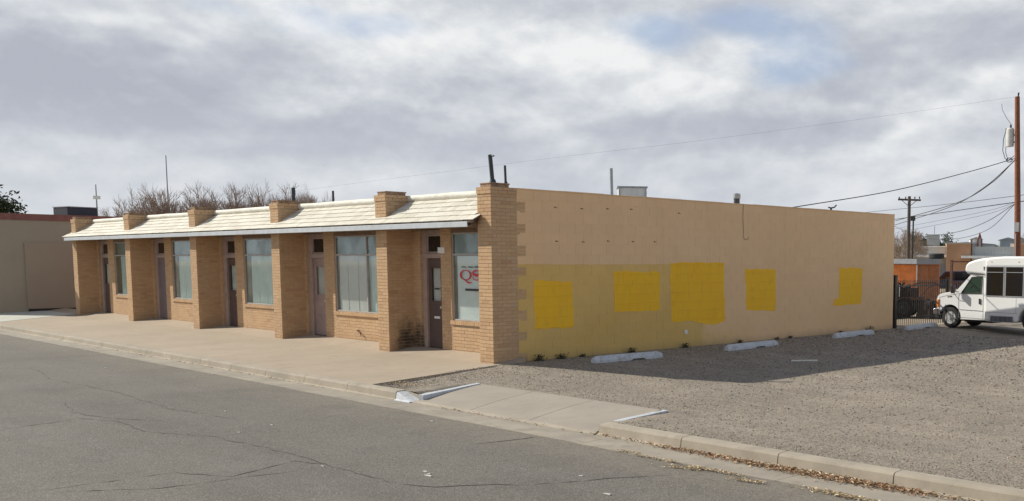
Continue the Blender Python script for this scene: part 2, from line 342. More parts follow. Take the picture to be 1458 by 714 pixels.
M_['twig']=simple('bare twig bark',(.36,.275,.215),.9,.2,3)
def fol(b,p,g,o):
    c=b.ramp(rnd(b),[(0,(.02,.032,.014)),(.6,(.045,.065,.028)),(1,(.085,.10,.045))]); b.inp(p.inputs['Base Color'],c); p.inputs['Roughness'].default_value=.8
M_['foliage']=mat('evergreen foliage',fol)
M_['weed']=simple('dry green weed',(.05,.05,.028),.85,.4,30)
M_['carblue']=gl('dark blue car paint',(.015,.022,.06),.25)
M_['carblack']=gl('black car paint',(.018,.02,.022),.25)
M_['amber']=simple('amber lamp lens',(.85,.28,.05),.25,.1,10)
M_['chrome']=simple('chrome',(.72,.73,.75),.15,.05,5,metal=.9)
M_['hill']=simple('far rooftops',(.33,.36,.38),.9,.2,.1)

# ------------------------------------------------------------------ mesh helpers
class MB:
    def __init__(s): s.v=[]; s.f=[]; s.mi=[]; s.r=[]; s.sm=[]
    def add(s,vs,fs,mi=0,r=0.,sm=False):
        k=len(s.v); s.v.extend([tuple(v) for v in vs])
        for q in fs: s.f.append(tuple(i+k for i in q)); s.mi.append(mi); s.r.append(r); s.sm.append(sm)
    def hexa(s,p,mi=0,r=0.):   # p: 8 points, bottom 4 ccw then top 4
        s.add(p,[(3,2,1,0),(4,5,6,7),(0,1,5,4),(1,2,6,5),(2,3,7,6),(3,0,4,7)],mi,r)
    def box(s,a,c,mi=0,r=0.):
        x0,y0,z0=a; x1,y1,z1=c
        s.hexa([(x0,y0,z0),(x1,y0,z0),(x1,y1,z0),(x0,y1,z0),(x0,y0,z1),(x1,y0,z1),(x1,y1,z1),(x0,y1,z1)],mi,r)
    def tube(s,pts,rad,n=6,mi=0,r=0.,cap=True,sm=True):
        pts=[Vector(p) for p in pts]
        if not hasattr(rad,'__len__'): rad=[rad]*len(pts)
        rings=[]
        d0=(pts[1]-pts[0]).normalized(); a=d0.orthogonal().normalized()
        vs=[];fs=[]
        for i,p in enumerate(pts):
            d=(pts[min(i+1,len(pts)-1)]-pts[max(i-1,0)]).normalized()
            a=(a-d*a.dot(d)).normalized(); c=d.cross(a)
            for k in range(n):
                t=2*math.pi*k/n; vs.append(p+(a*math.cos(t)+c*math.sin(t))*rad[i])
        for i in range(len(pts)-1):
            for k in range(n): fs.append((i*n+k,i*n+(k+1)%n,(i+1)*n+(k+1)%n,(i+1)*n+k))
        s.add(vs,fs,mi,r,sm)
        if cap: s.add(vs[:n],[tuple(range(n))[::-1]],mi,r); s.add(vs[-n:],[tuple(range(n))],mi,r)
    def cyl(s,p0,p1,rad,n=16,mi=0,r=0.): s.tube([p0,p1],rad,n,mi,r)
    def prism(s,poly,fn,t0,t1,mi=0,r=0.):  # poly 2D points; fn(a,b,t)->3D
        n=len(poly)
        A=[fn(a,b_,t0) for a,b_ in poly]; B=[fn(a,b_,t1) for a,b_ in poly]
        s.add(A+B,[tuple(range(n))[::-1],tuple(range(n,2*n))]+[(i,(i+1)%n,n+(i+1)%n,n+i) for i in range(n)],mi,r)
    def mesh(s,name,mats):
        me=bpy.data.meshes.new(name); me.from_pydata(s.v,[],s.f)
        if not isinstance(mats,(list,tuple)): mats=[mats]
        for m in mats: me.materials.append(m)
        me.polygons.foreach_set('material_index',s.mi)
        me.polygons.foreach_set('use_smooth',s.sm)
        at=me.attributes.new('rnd','FLOAT','FACE'); at.data.foreach_set('value',s.r)
        me.update(); return me
    def build(s,name,mats,parent=None,fix=False):
        me=s.mesh(name,mats)
        if fix:
            bm=bmesh.new(); bm.from_mesh(me); bmesh.ops.recalc_face_normals(bm,faces=bm.faces); bm.to_mesh(me); bm.free()
        return obj(name,me,parent)
def obj(name,me,parent=None,loc=None):
    o=bpy.data.objects.new(name,me); col.objects.link(o)
    if parent: o.parent=parent
    if loc is not None: o.location=loc
    return o
def tag(o,label=None,cat=None,group=None,kind=None):
    if label: o['label']=label
    if cat: o['category']=cat
    if group: o['group']=group
    if kind: o['kind']=kind
    return o
def thing(name,label,cat,group=None,loc=(0,0,0),rz=0):
    o=bpy.data.objects.new(name,None); col.objects.link(o); o.location=loc; o.rotation_euler=(0,0,rz); o.empty_display_size=.2
    return tag(o,label,cat,group)
def bevel(o,wd=.01,seg=2,angle=.6):
    m=o.modifiers.new('bevel','BEVEL'); m.width=wd; m.segments=seg; m.limit_method='ANGLE'; m.angle_limit=angle; return o
def ss(t): t=min(1,max(0,t)); return t*t*(3-2*t)
def zlot(x,y):
    a=-.16*ss(x/5)
    if y<0:
        k=ss(-y/3.15); a=a*(1-k)+(-.105)*k
    return a
GZ=-.25     # gutter / road level
def zwalk(y): return .03*y if y<0 else .1*min(1,y/.68)

# ------------------------------------------------------------------ ground, road
g=MB(); S=1500
g.add([(-S,-S,-.42),(S,-S,-.42),(S,S,-.42),(-S,S,-.42)],[(0,1,2,3)])
tag(g.build('ground',M_['dirt']),kind='structure')
g=MB(); xs=[-400,-60,-30,-10,0,5,10,20,60,400]; ys=[-400,-14,-10,-7,-5,-3.9]
for i in range(len(xs)-1):
    for j in range(len(ys)-1):
        g.add([(xs[i],ys[j],GZ-.004),(xs[i+1],ys[j],GZ-.004),(xs[i+1],ys[j+1],GZ-.004),(xs[i],ys[j+1],GZ-.004)],[(0,1,2,3)])
tag(g.build('road',M_['asphalt']),kind='structure')
# gravel lot height field
g=MB(); nx,ny=190,190
XS=[.02+ (44)*(i/nx)**1.5 for i in range(nx+1)]; YS=[-3.13+ 35*(j/ny)**1.15 for j in range(ny+1)]
def bumpy(x,y): return .012*math.sin(x*1.7+y*.6)*math.sin(y*1.1-x*.4)
vs=[];fs=[]
for j,y in enumerate(YS):
    for i,x in enumerate(XS):
        vs.append((x,y,zlot(x,y)+bumpy(x,y)*ss(x/1.5)*ss((y+3.1)/1.)))
for j in range(ny):
    for i in range(nx): fs.append((j*(nx+1)+i,j*(nx+1)+i+1,(j+1)*(nx+1)+i+1,(j+1)*(nx+1)+i))
g.add(vs,fs,sm=True)
lot=tag(g.build('gravel_lot',M_['gravel']),kind='structure')
# cut out the driveway apron area by lowering: the apron is laid over it (see below)
for v in lot.data.vertices:
    x,y,z=v.co
    kk=(y+3.3)/1.6
    if (2.32-.40*kk)-.02<x<(7.0-.22*kk)-.03 and y<-1.66: v.co.z-=.16*ss((-1.62-y)/.4)
    if y<.05: v.co.z-=.035*(1-ss((x-.9)/.5))*ss(-(y-.05)/.3)
g=MB()
g.add([(-90,15.9,-.03),(.02,15.9,-.03),(.02,31.8,-.03),(-90,31.8,-.03)],[(0,1,2,3)])
g.add([(-90,31.8,-.03),(90,31.8,-.03),(90,200,-.03),(-90,200,-.03)],[(0,1,2,3)])
g.add([(44,-3.2,-.11),(120,-3.2,-.11),(120,31.8,-.06),(44,31.8,-.06)],[(0,1,2,3)])
tag(g.build('dirt_yard',M_['dirt']),kind='structure')
# sidewalk: a base (structure) with its slabs
sw=bpy.data.objects.new('sidewalk',None); col.objects.link(sw); sw['kind']='structure'
g=MB(); g.add([(-60,-3.16,-.18),(.1,-3.16,-.18),(.1,.9,-.02),(-60,.9,-.02)],[(0,1,2,3)]); g.build('slab_bed',M_['rust'],sw)
x=.17; k=0
while x>-62:
    x0=x-3.45
    m_=MB(); g_=.011
    for (ya,yb) in ((-3.135,0),(0,.70)):
        xr0=x; xr1=x
        if k==0 and ya<0: xr0=.62; xr1=.17
        m_.hexa([(x0+g_,ya,zwalk(ya)-.1),(xr0,ya,zwalk(ya)-.1),(xr1,yb,zwalk(yb)-.1),(x0+g_,yb,zwalk(yb)-.1),
                 (x0+g_,ya,zwalk(ya)),(xr0,ya,zwalk(ya)),(xr1,yb,zwalk(yb)),(x0+g_,yb,zwalk(yb))],r=random.random())
    if x>-28.5 or True: m_.build('slab',M_['walk'],sw)
    x=x0; k+=1
# pale pad in the gap beyond the building
g=MB(); g.hexa([(-34.5,-3.08,-.13),(-25.8,-3.08,-.13),(-27.93,-.3,-.05),(-34.5,-.3,-.05),(-34.5,-3.08,-.085),(-25.8,-3.08,-.085),(-27.93,-.3,-.001),(-34.5,-.3,-.001)])
g.box((-32,-.3,-.05),(-27.93,4,.005))
tag(g.build('concrete_pad',M_['pad']),kind='structure')
# kerb stones
kerb=bpy.data.objects.new('kerb',None); col.objects.link(kerb); kerb['kind']='structure'
def kprof(KY,h=1.):
    zt=-.25+.152*h
    return [(KY-.085,GZ-.12),(KY-.085,GZ+.005),(KY-.036,GZ+.022),(KY-.022,zt-.03),(KY-.005,zt-.006),(KY+.025,zt),(KY+.165,zt+.004),(KY+.165,GZ-.12)]
def kstone(xa,xb,KY,ha=1,hb=1,m='kerb',name='kerb_stone',par=kerb):
    m_=MB(); A=kprof(KY,ha); B=kprof(KY,hb); n=len(A)
    m_.add([(xa,a,z) for a,z in A]+[(xb,a,z) for a,z in B],[tuple(range(n)),tuple(range(2*n-1,n-1,-1))]+[(i,n+i,n+(i+1)%n,(i+1)%n) for i in range(n)],r=random.random())
    return m_.build(name,M_[m],par,fix=True)
x=1.78
for k in range(24):
    L=1.72; kstone(x-L+.012,x,-3.30); x-=L
x=7.08
for k in range(14):
    L=1.62; kstone(x,x+L-.014,-3.22); x+=L
# gutter pan sections
gut=bpy.data.objects.new('gutter',None); col.objects.link(gut); gut['kind']='structure'
x=-42
while x<30:
    L=3.4 if not 2<x<7 else 2.6
    m_=MB(); j=random.uniform(-.02,.02)
    m_.hexa([(x+.008,-3.9+j,GZ-.1),(x+L,-3.9+j*.5,GZ-.1),(x+L,-3.2,GZ-.1),(x+.008,-3.2,GZ-.1),(x+.008,-3.9+j,GZ+.004),(x+L,-3.9+j*.5,GZ+.004),(x+L,-3.2,GZ-.004),(x+.008,-3.2,GZ-.004)],r=random.random())
    m_.build('gutter_slab',M_['gutter'],gut); x+=L
# driveway apron: panels rising from the gutter to the lot
ap=bpy.data.objects.new('driveway_apron',None); col.objects.link(ap); ap['kind']='structure'
def ax(t,y):     # t 0..1 across, slanted sides
    kk=(y+3.3)/1.6
    return (1.0-t)*(2.32-.40*kk)+t*(7.0-.22*kk)
def az_(y): 
    k=(y+3.3)/1.6
    return (GZ+.012)*(1-k)+(-.10)*k+ .02*math.sin(math.pi*k)
ts=[0,.34,.67,1]
for i in range(3):
    m_=MB(); ta,tb=ts[i]+.0015,ts[i+1]-.0015
    yy=[-3.3,-3.0,-2.6,-2.2,-1.7]
    vs=[]
    for y in yy:
        vs+= [(ax(ta,y),y,az_(y)),(ax(tb,y),y,az_(y))]
    n=len(vs); vs+=[(a,b_,c-.1) for a,b_,c in vs]
    fs=[(2*j,2*j+1,2*j+3,2*j+2) for j in range(4)]+[(0,n,n+1,1),(n-2,n-1,2*n-1,2*n-2)]
    for j in range(4): fs+= [(2*j,2*j+2,n+2*j+2,n+2*j),(2*j+1,n+2*j+1,n+2*j+3,2*j+3)]
    m_.add(vs,fs,r=random.random()); m_.build('apron_slab',M_['apron'],ap,fix=True)
m_=MB(); m_.hexa([(2.3,-3.33,GZ-.05),(7.05,-3.33,GZ-.05),(7.05,-3.2,GZ-.05),(2.3,-3.2,GZ-.05),(2.3,-3.33,GZ+.004),(7.05,-3.33,GZ+.004),(7.03,-3.25,GZ+.03),(2.3,-3.25,GZ+.03)])
m_.build('apron_lip',M_['kerb'],ap)
m_=MB(); m_.hexa([(1.84,-3.14,-.3),(2.36,-3.14,-.3),(2.28,-2.86,-.3),(1.84,-2.86,-.3),(1.84,-3.14,-.105),(2.33,-3.14,-.175),(2.27,-2.86,-.13),(1.84,-2.86,-.10)]); m_.build('kerb_infill',M_['kerb'],ap,fix=True)
# painted flares
o=kstone(1.80,2.3,-3.30,.92,.06,'whitepaint','white_flare',ap); o['label']='white painted kerb end sloping down to driveway'
m_=MB()
def strip(m_,p0,p1,wd,h0,h1):
    d=(Vector(p1)-Vector(p0)); nrm=Vector((-d.y,d.x,0)).normalized()*wd/2
    P0=Vector(p0);P1=Vector(p1); dn=Vector((0,0,.2))
    A=[P0-nrm-dn,P1-nrm-dn,P1+nrm-dn,P0+nrm-dn]
    T=[P0-nrm+Vector((0,0,h0*.6)),P1-nrm+Vector((0,0,h1*.6)),P1+nrm+Vector((0,0,h1)),P0+nrm+Vector((0,0,h0))]
    m_.hexa(A+T)
strip(m_,(2.32,-3.16,-.150),(1.95,-1.72,-.092),.10,.02,.010)
o=m_.build('white_edging',M_['whitepaint'],ap,fix=True)
m_=MB(); strip(m_,(7.0,-2.85,-.122),(6.78,-1.62,-.118),.10,.012,.010)
m_.build('white_edging',M_['whitepaint'],ap,fix=True)

# road cracks, laid as thin dark strips
def crack(pts,wd,name='road_crack',m='crack',z=GZ):
    m_=MB(); P=[]
    for i in range(len(pts)-1):
        a=Vector((*pts[i],0)); c=Vector((*pts[i+1],0)); n=max(2,int((c-a).length/.12))
        for k in range(n): P.append(a.lerp(c,k/n))
    P.append(Vector((*pts[-1],0)))
    vs=[];fs=[]
    off=0
    for i,p_ in enumerate(P):
        d=(P[min(i+1,len(P)-1)]-P[max(i-1,0)]).normalized(); nn=Vector((-d.y,d.x,0)); off=off*.8+random.gauss(0,.018)
        ww=wd*random.uniform(.1,.9)*.5*(0 if random.random()<.12 else 1)*min(1,(i+.3)/3,(len(P)-i-.7)/3)
        c=p_+nn*off; vs+= [(*(c-nn*ww)[:2],z),(*(c+nn*ww)[:2],z)]
    for i in range(len(P)-1): fs.append((2*i,2*i+1,2*i+3,2*i+2))
    m_.add(vs,fs); return tag(m_.build(name,M_[m]),kind='structure')
for pts,wd in [([(5.33,-9.88),(5.34,-9.13),(5.37,-8.21),(6.08,-7.87),(5.78,-7.0),(6.3,-6.82)],.03),
  ([(.46,-8.8),(.32,-8.25),(.09,-7.74),(.82,-7.43),(2.15,-7.48),(3.26,-7.0),(4.79,-6.86),(5.55,-6.8),(6.34,-6.84),(7.82,-6.87),(8.25,-6.61),(8.95,-5.83),(9.28,-5.1),(9.73,-4.43)],.032),
  ([(5.5,-9.43),(6.14,-8.63),(6.23,-7.93),(6.34,-7.27)],.028),([(5.05,-5.05),(5.17,-4.62)],.04),([(6.4,-4.92),(6.59,-4.02),(6.65,-3.92)],.035),
  ([(-1.4,-4.11),(-1.38,-3.92)],.05),([(1.4,-6.9),(.6,-7.36),(-.6,-7.6),(-2.2,-7.3)],.025),([(-9,-6.2),(-6,-6.5),(-3,-6.3),(0,-6.4),(2.,-6.1)],.02)]:
    crack(pts,wd)

# ------------------------------------------------------------------ the storefront building
PX=[0.,-4.208,-9.859,-15.62,-21.48,-27.37]; PW=.4856; PD=.68; HW=3.733
B=thing('storefront_building','long low tan brick storefront row with white shingled eave and painted side wall','building')
CH=.0777; BL=.2428; J=.010
wallcore=MB()
def brick_box(m_,o,u,nrm,a,c,z0,z1,th=.05,r=0.,proud=0.):
    # o origin on wall plane, u along, box from a..c, depth inward th, face at proud
    o=Vector(o);u=Vector(u);nrm=Vector(nrm)
    def P(t,d,z): 
        q=o+u*t+nrm*d; return (q.x,q.y,z)
    m_.hexa([P(a,proud,z0),P(c,proud,z0),P(c,-th,z0),P(a,-th,z0),P(a,proud,z1),P(c,proud,z1),P(c,-th,z1),P(a,-th,z1)],r=r)
def rows(o,u,nrm,L,z0,z1,cb,ch=CH,phase=0,ext=None):
    n=int(round((z1-z0)/ch))
    for k in range(n):
        za=z0+k*ch; zb=za+ch-J
        Lk_=L if ext is None else ext(k,za)
        off=(BL/2 if (k+phase)%2 else 0)
        t=-off
        while t<Lk_-.02:
            a=max(0,t); c=min(Lk_,t+BL-.006)
            if Lk_-c<.05: c=Lk_
            if c-a>.03: cb(o,u,nrm,a,c,za,zb)
            if c>=Lk_: break
            t+=BL
stuffB=MB()
def cb_stuff(o,u,nrm,a,c,za,zb): brick_box(stuffB,o,u,nrm,a,c,za,zb,r=random.random(),proud=random.uniform(-.0015,.0025))
cache={}
brick_count=0
def cb_obj(parent):
    def f(o,u,nrm,a,c,za,zb):
        global brick_count
        key=(round(c-a,3),round(nrm[0]),round(zb-za,3))
        if key not in cache:
            m_=MB(); brick_box(m_,(0,0,0),u,nrm,-(c-a)/2,(c-a)/2,-(zb-za)/2,(zb-za)/2); cache[key]=m_.mesh('brick',M_['brick'])
        q=Vector(o)+Vector(u)*((a+c)/2); q.z=(za+zb)/2
        q+=Vector(nrm)*random.uniform(-.0015,.0025)
        b_=obj('brick',cache[key],parent,q); brick_count+=1
    return f
piers=[]
for i,x in enumerate(PX):
    m_=MB(); i_=.007
    m_.box((x-PW+i_,i_,-.1),(x-i_,PD+.05,HW-.003))
    P=m_.build('pier',M_['mortar'],B); piers.append(P)
    P['label']=['corner pier of tan brick at the right end','pier with dark soot stain at its foot','tan brick pier third from the right','tan brick pier fourth from the right','tan brick pier fifth from the right','tan brick pier at the far left end'][i]
    cb=cb_obj(P) if i==0 else cb_stuff
    ztop=3.60
    def fr(z0,z1,L=PW): rows((x-PW,0,0),(1,0,0),(0,-1,0),PW,z0,z1,cb)
    fr(-.04 if i else -.04,3.60)
    if i==0:
        def ext(k,za):
            kk=int((za+.04+.02)/.2331); return .875 if kk%2==0 and za<3.55 else .655
        rows((x,0.012,0),(0,1,0),(1,0,0),.655,-.04,3.60,cb_stuff if False else cb,ext=lambda k,za:ext(k,za)-.012)
    else:
        rows((x,0.012,0),(0,1,0),(1,0,0),PD-.012,.0,3.60,cb_stuff)
    # left side of pier (hidden from here, bricked all the same)
    m2=MB(); m2.box((x-PW+.001,.012,-.05),(x-PW+i_+.001,PD,3.6)); 
    # corbelled cap
    z0,z1=3.60,3.745
    m2=MB(); e=.016
    for k in range(2):
        za=z0+k*.0727; zb=za+.0727-.006
        t=x-PW-e+(0 if k else -.12)
        while t<x+e-.02:
            a=max(x-PW-e,t); c=min(x+e,t+BL-J); m2.box((a,-e,za),(c,.06,zb),r=random.random()); t+=BL
        for sx_,xo in ((1,x+e-.06),(-1,x-PW-e)):
            t=.062-(0 if k else .12)
            ymax=.66 if i==0 else .70
            while t<ymax-.02:
                a=max(.062,t); c=min(ymax,t+BL-J); m2.box((xo,a,za),(xo+.06,c,zb),r=random.random()); t+=BL
    m2.box((x-PW+.02,.02,3.6),(x-.02,.64,3.735),r=.2)
    c_=m2.build('pier_cap',M_['brick'],P)
    m2=MB(); zc=3.745
    yb=.50 if i==0 else .56
    m2.box((x-PW+.06,.04,zc-.005),(x-.04,yb,zc+.060)); m2.box((x-PW+.05,.03,zc+.055),(x-.03,yb+.02,zc+.085))
    cc=m2.build('cap_top',M_['cap'],P); bevel(cc,.008,1)

# recessed shop front wall, five bays.  right edge of the bay = left face of the next pier
YW=.68; ZF=.1
# per bay: pier index at left, frame x0, door x0,x1, window x0,x1, extra mullion x
bays=[dict(p=1,f0=-3.88,d0=-3.70,d1=-2.99,w0=-2.56,w1=-.86,mull=None,door='doorbrown',lite=True,cur='board',sill=.80),
      dict(p=2,f0=-9.72,d0=-9.50,d1=-8.69,w0=-8.12,w1=-4.95,mull=-6.47,door='doorpink',lite=True,cur='boardpink',sill=.82),
      dict(p=3,f0=-15.45,d0=-15.22,d1=-14.42,w0=-13.82,w1=-10.62,mull=None,door='doorbrown',lite=True,cur='curtain',sill=.84),
      dict(p=4,f0=-21.32,d0=-21.10,d1=-20.23,w0=-19.60,w1=-16.4,mull=None,door='doorviolet',lite=False,cur='curtain',sill=.84),
      dict(p=5,f0=-27.15,d0=-26.92,d1=-26.05,w0=-25.38,w1=-22.3,mull=None,door='doorbrown',lite=True,cur='curtain',sill=.83)]
ZT=2.92; YB=.90
core=MB()
for bi,q in enumerate(bays):
    xl=PX[q['p']]; xr=PX[q['p']-1]-PW
    S0=q['sill']
    # mortar cores behind bricks
    def cbox(a,c,z0,z1): core.box((a+.004,YW+.007,z0),(c-.004,YB,z1-.0))
    cbox(xl,q['f0'],0,ZT); cbox(q['d1'],q['w0'],0,ZT); cbox(q['w0'],q['w1'],0,S0-.09); cbox(q['w1'],xr,0,ZT)
    def br(a,c,z0,z1,ph=0): rows((a,YW,0),(1,0,0),(0,-1,0),c-a,z0,z1,cb_stuff,phase=ph)
    br(xl,q['f0'],ZF,ZT); br(q['d1'],q['w0'],ZF-.02,ZT,1); br(q['w0'],q['w1'],ZF-.06,S0-.10); br(q['w1'],xr,ZF-.06,ZT)
    # brick returns at reveals of door and window
    rows((q['d1'],YW+.012,0),(0,1,0),(-1,0,0),.16,ZF,ZT,cb_stuff); rows((q['f0'],YW+.012,0),(0,1,0),(1,0,0),.10,ZF,ZT,cb_stuff)
    rows((q['w0'],YW+.012,0),(0,1,0),(1,0,0),.12,S0,ZT,cb_stuff); rows((q['w1'],YW+.012,0),(0,1,0),(-1,0,0),.12,S0,ZT,cb_stuff)
    # rowlock sill
    t=q['w0']-.03; sl=MB()
    while t<q['w1']+.02:
        sl.box((t,YW-.035,S0-.095),(t+.0665,YW+.13,S0-.005+random.uniform(-.002,.002)),r=random.random()); t+=.0757
    sl.box((q['w0']-.02,YW-.028,S0-.088),(q['w1']+.02,YW+.12,S0-.014),r=.3)
    sl.build('window_sill',M_['brick'],B)
    # door frame
    fm=MB(); zl=2.245; y0,y1=YW+.06,YW+.16
    fm.box((q['f0'],y0,ZF-.02),(q['d0'],y1,ZT)); fm.box((q['d1']-.035,y0,ZF-.02),(q['d1']-.001,y1,ZT))
    fm.box((q['f0'],y0-.012,zl),(q['d1']-.036,y1,zl+.11)); fm.box((q['d0'],y0+.003,2.80),(q['d1']-.036,y1,ZT))
    fm.box((q['d0']-.03,y0-.01,ZF),(q['d0']+.002,y0+.02,zl-.001))
    fr_=fm.build('door_frame',M_['frame'],B); bevel(fr_,.005,1)
    # transom light above door
    tb=MB(); 
    xa,xb=q['d0'],q['d1']-.036
    tb.box((xa,y0+.02,2.357),(xa+.05,y1-.01,2.798)); tb.box((xb-.04,y0+.02,2.357),(xb,y1-.01,2.798)); tb.box((xa+.05,y0+.02,2.357),(xb-.04,y1-.01,2.40)); tb.box((xa+.05,y0+.02,2.765),(xb-.04,y1-.01,2.798))
    tr=tb.build('transom',M_['frame'],B)
    tp=MB(); tp.box((xa+.05,y0+.05,2.40),(xb-.04,y0+.058,2.765)); tp.build('pane',M_['darkglass'],tr)
    # door leaf
    d=MB(); yd=y0+.05; xa,xb=q['d0']+.004,q['d1']-.038; z0,z1=ZF+.012,zl-.004
    if q['lite']:
        la,lb,lz0,lz1=xa+.13,xb-.13,1.22,2.02
        d.box((xa,yd,z0),(la,yd+.045,z1)); d.box((lb,yd,z0),(xb,yd+.045,z1)); d.box((la,yd,z0),(lb,yd+.045,lz0)); d.box((la,yd,lz1),(lb,yd+.045,z1))
        for (u0,u1,v0,v1) in ((la-.02,lb+.02,lz0-.02,lz0+.012),(la-.02,lb+.02,lz1-.012,lz1+.02),(la-.02,la+.012,lz0+.012,lz1-.012),(lb-.012,lb+.02,lz0+.012,lz1-.012)): d.box((u0,yd-.012,v0),(u1,yd-.001,v1))
        if bi==1:
            for zz_ in (.35,.80):
                d.box((xa+.12,yd-.008,zz_),(xb-.12,yd-.001,zz_+.30))
    else:
        d.box((xa,yd,z0),(xb,yd+.045,z1))
        for zz_ in (.35,.95,1.55): d.box((xa+.12,yd-.008,zz_),(xb-.12,yd-.001,zz_+.45))
    D=d.build('door',M_[q['door']],B); D['label']=['dark brown door with a window and a mail slot','dusty pink panelled door with a window','dark brown glazed door, middle bay','violet grey panelled door','dark door in the leftmost bay'][bi]
    if q['lite']:
        k=MB(); k.box((la,yd+.015,lz0),(lb,yd+.021,lz1)); k.build('pane',M_['glass'],D)
        k=MB(); k.box((la,yd+.05,lz0-.02),(lb,yd+.056,lz1+.02)); k.build('blind',M_['boardpink' if bi<2 else 'curtain'],D)
        if bi==0:
            k=MB(); k.box((la+.1,yd+.006,1.50),(la+.3,yd+.012,1.535)); k.build('lettering',M_['ink'],D)
    k=MB(); k.cyl((xb-.07,yd-.06,1.08),(xb-.07,yd,1.08),.02,10); k.tube([(xb-.07,yd-.07,1.08),(xb-.07,yd-.052,1.08)],.032,12); k.build('door_handle',M_['silver'],D)
    if bi==0:
        k=MB(); k.box((xa+.22,yd-.012,.80),(xa+.46,yd-.001,.86)); o=k.build('mail_slot',M_['white'],D); bevel(o,.004,1)
    k=MB(); k.box((xa-.0,y0-.0,ZF-.004),(xb,y1+.02,ZF+.009)); k.build('threshold',M_['darkwood'],B)
    # window
    wa,wb=q['w0'],q['w1']; yw=YW+.032; T=2.33; top=2.83; fwd=.035
    fm=MB()
    fm.box((wa,yw,S0),(wa+fwd,yw+.05,top)); fm.box((wb-fwd,yw,S0),(wb,yw+.05,top))
    fm.box((wa+fwd,yw,S0),(wb-fwd,yw+.05,S0+fwd)); fm.box((wa+fwd,yw,top-fwd),(wb-fwd,yw+.05,top)); fm.box((wa+fwd,yw-.006,T-.022),(wb-fwd,yw+.05,T+.022))
    divs=[wa+fwd]+([q['mull']] if q['mull'] else [])+[wb-fwd]
    if q['mull']:
        for (v0,v1) in ((S0+fwd,T-.022),(T+.022,top-fwd)): fm.box((q['mull']-.022,yw-.003,v0),(q['mull']+.022,yw+.05,v1))
    W_=fm.build('window',M_['framealu'],B)
    for j in range(len(divs)-1):
        a=divs[j]+(.022 if j else 0); c=divs[j+1]-(.022 if j<len(divs)-2 else 0)
        for (v0,v1) in ((S0+fwd,T-.022),(T+.022,top-fwd)):
            k=MB(); k.box((a,yw+.02,v0),(c,yw+.027,v1)); k.build('pane',M_['glass'],W_)
    # header above the window
    h=MB(); h.box((wa,YW+.003,top),(wb,YB,ZT)); h.build('window_header',M_['soffit'],B)
    # curtains / boards behind the glass
    def board(a,c,z0,z1,m,y,fold=0):
        k=MB()
        if fold:
            n=int((c-a)/.03); vs=[]
            for i in range(n+1):
                t=a+(c-a)*i/n; yy_=y+fold*math.sin(i*1.1)+fold*.5*math.sin(i*.37)
                vs+=[(t,yy_,z0),(t,yy_,z1)]
            k.add(vs,[(2*i,2*i+2,2*i+3,2*i+1) for i in range(n)],sm=True)
        else: k.box((a,y,z0),(c,y+.01,z1))
        k.build('curtain',M_[m],W_)
    if bi==0:
        board(wa+.13,wb,S0,T-.03,'board',yw+.052); board(wa,wa+.15,S0,T,'inside',yw+.14); board(wa,wb,T,top,'transomreflect',yw+.065)
    elif bi==1:
        for xs_ in (-7.55,-7.0):
            k=MB(); k.box((xs_,yw+.046,S0),(xs_+.012,yw+.054,T)); k.build('board_seam',M_['framealu'],W_)
        board(wa+.12,q['mull']-.02,S0,T,'boardpink',yw+.055); board(q['mull']-.015,wb,S0,T,'curtain',yw+.085,.012); board(wa,wb,T,top,'transomreflect',yw+.065)
    else:
        board(wa+.18+.05*bi,wb,S0,T,'curtain',yw+.085,.022); board(wa,wb,T,top,'transomreflect',yw+.065)
# inner header band under the soffit
core.build('front_wall',M_['mortar'],B)
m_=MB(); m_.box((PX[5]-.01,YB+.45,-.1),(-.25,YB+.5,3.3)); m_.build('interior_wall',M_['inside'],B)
# QS lettering on the right window, seen through the glass
L_=MB(); yq=bays[0]['w0']
YG=YW+.032+.0155
def ring(m_,cx,cz,rx,rz,ix,iz,n=36,a0=0,a1=360,y=YG):
    vs=[];fs=[]
    for i in range(n+1):
        t=R(a0+(a1-a0)*i/n); vs+=[(cx+rx*math.cos(t),y,cz+rz*math.sin(t)),(cx+ix*math.cos(t),y,cz+iz*math.sin(t))]
    k=len(vs); vs+=[(a,b_+.003,c) for a,b_,c in vs]
    for i in range(n): fs+= [(2*i,2*i+1,2*i+3,2*i+2),(k+2*i+2,k+2*i+3,k+2*i+1,k+2*i),(2*i,2*i+2,k+2*i+2,k+2*i),(2*i+1,k+2*i+1,k+2*i+3,2*i+3)]
    m_.add(vs,fs)
def stroke(m_,pts,wd,y=YG):
    vs=[];fs=[]; n=len(pts)
    for i,(a,c) in enumerate(pts):
        p0=pts[max(i-1,0)];p1=pts[min(i+1,n-1)]; d=Vector((p1[0]-p0[0],p1[1]-p0[1])).normalized(); nn=Vector((-d.y,d.x))*wd[i]/2
        vs+=[(a-nn.x,y,c-nn.y),(a+nn.x,y,c+nn.y)]
    k=len(vs); vs+=[(a,b_+.003,c) for a,b_,c in vs]
    for i in range(n-1): fs+=[(2*i,2*i+1,2*i+3,2*i+2),(k+2*i+2,k+2*i+3,k+2*i+1,k+2*i),(2*i,2*i+2,k+2*i+2,k+2*i),(2*i+1,k+2*i+1,k+2*i+3,2*i+3)]
    m_.add(vs,fs)
qx,qz=-2.06,1.86
ring(L_,qx,qz,.235,.118,.165,.100)
stroke(L_,[(qx-.06,qz-.10),(qx,qz-.125),(qx+.07,qz-.165),(qx+.15,qz-.18),(qx+.24,qz-.165)],[.015,.035,.04,.035,.012])
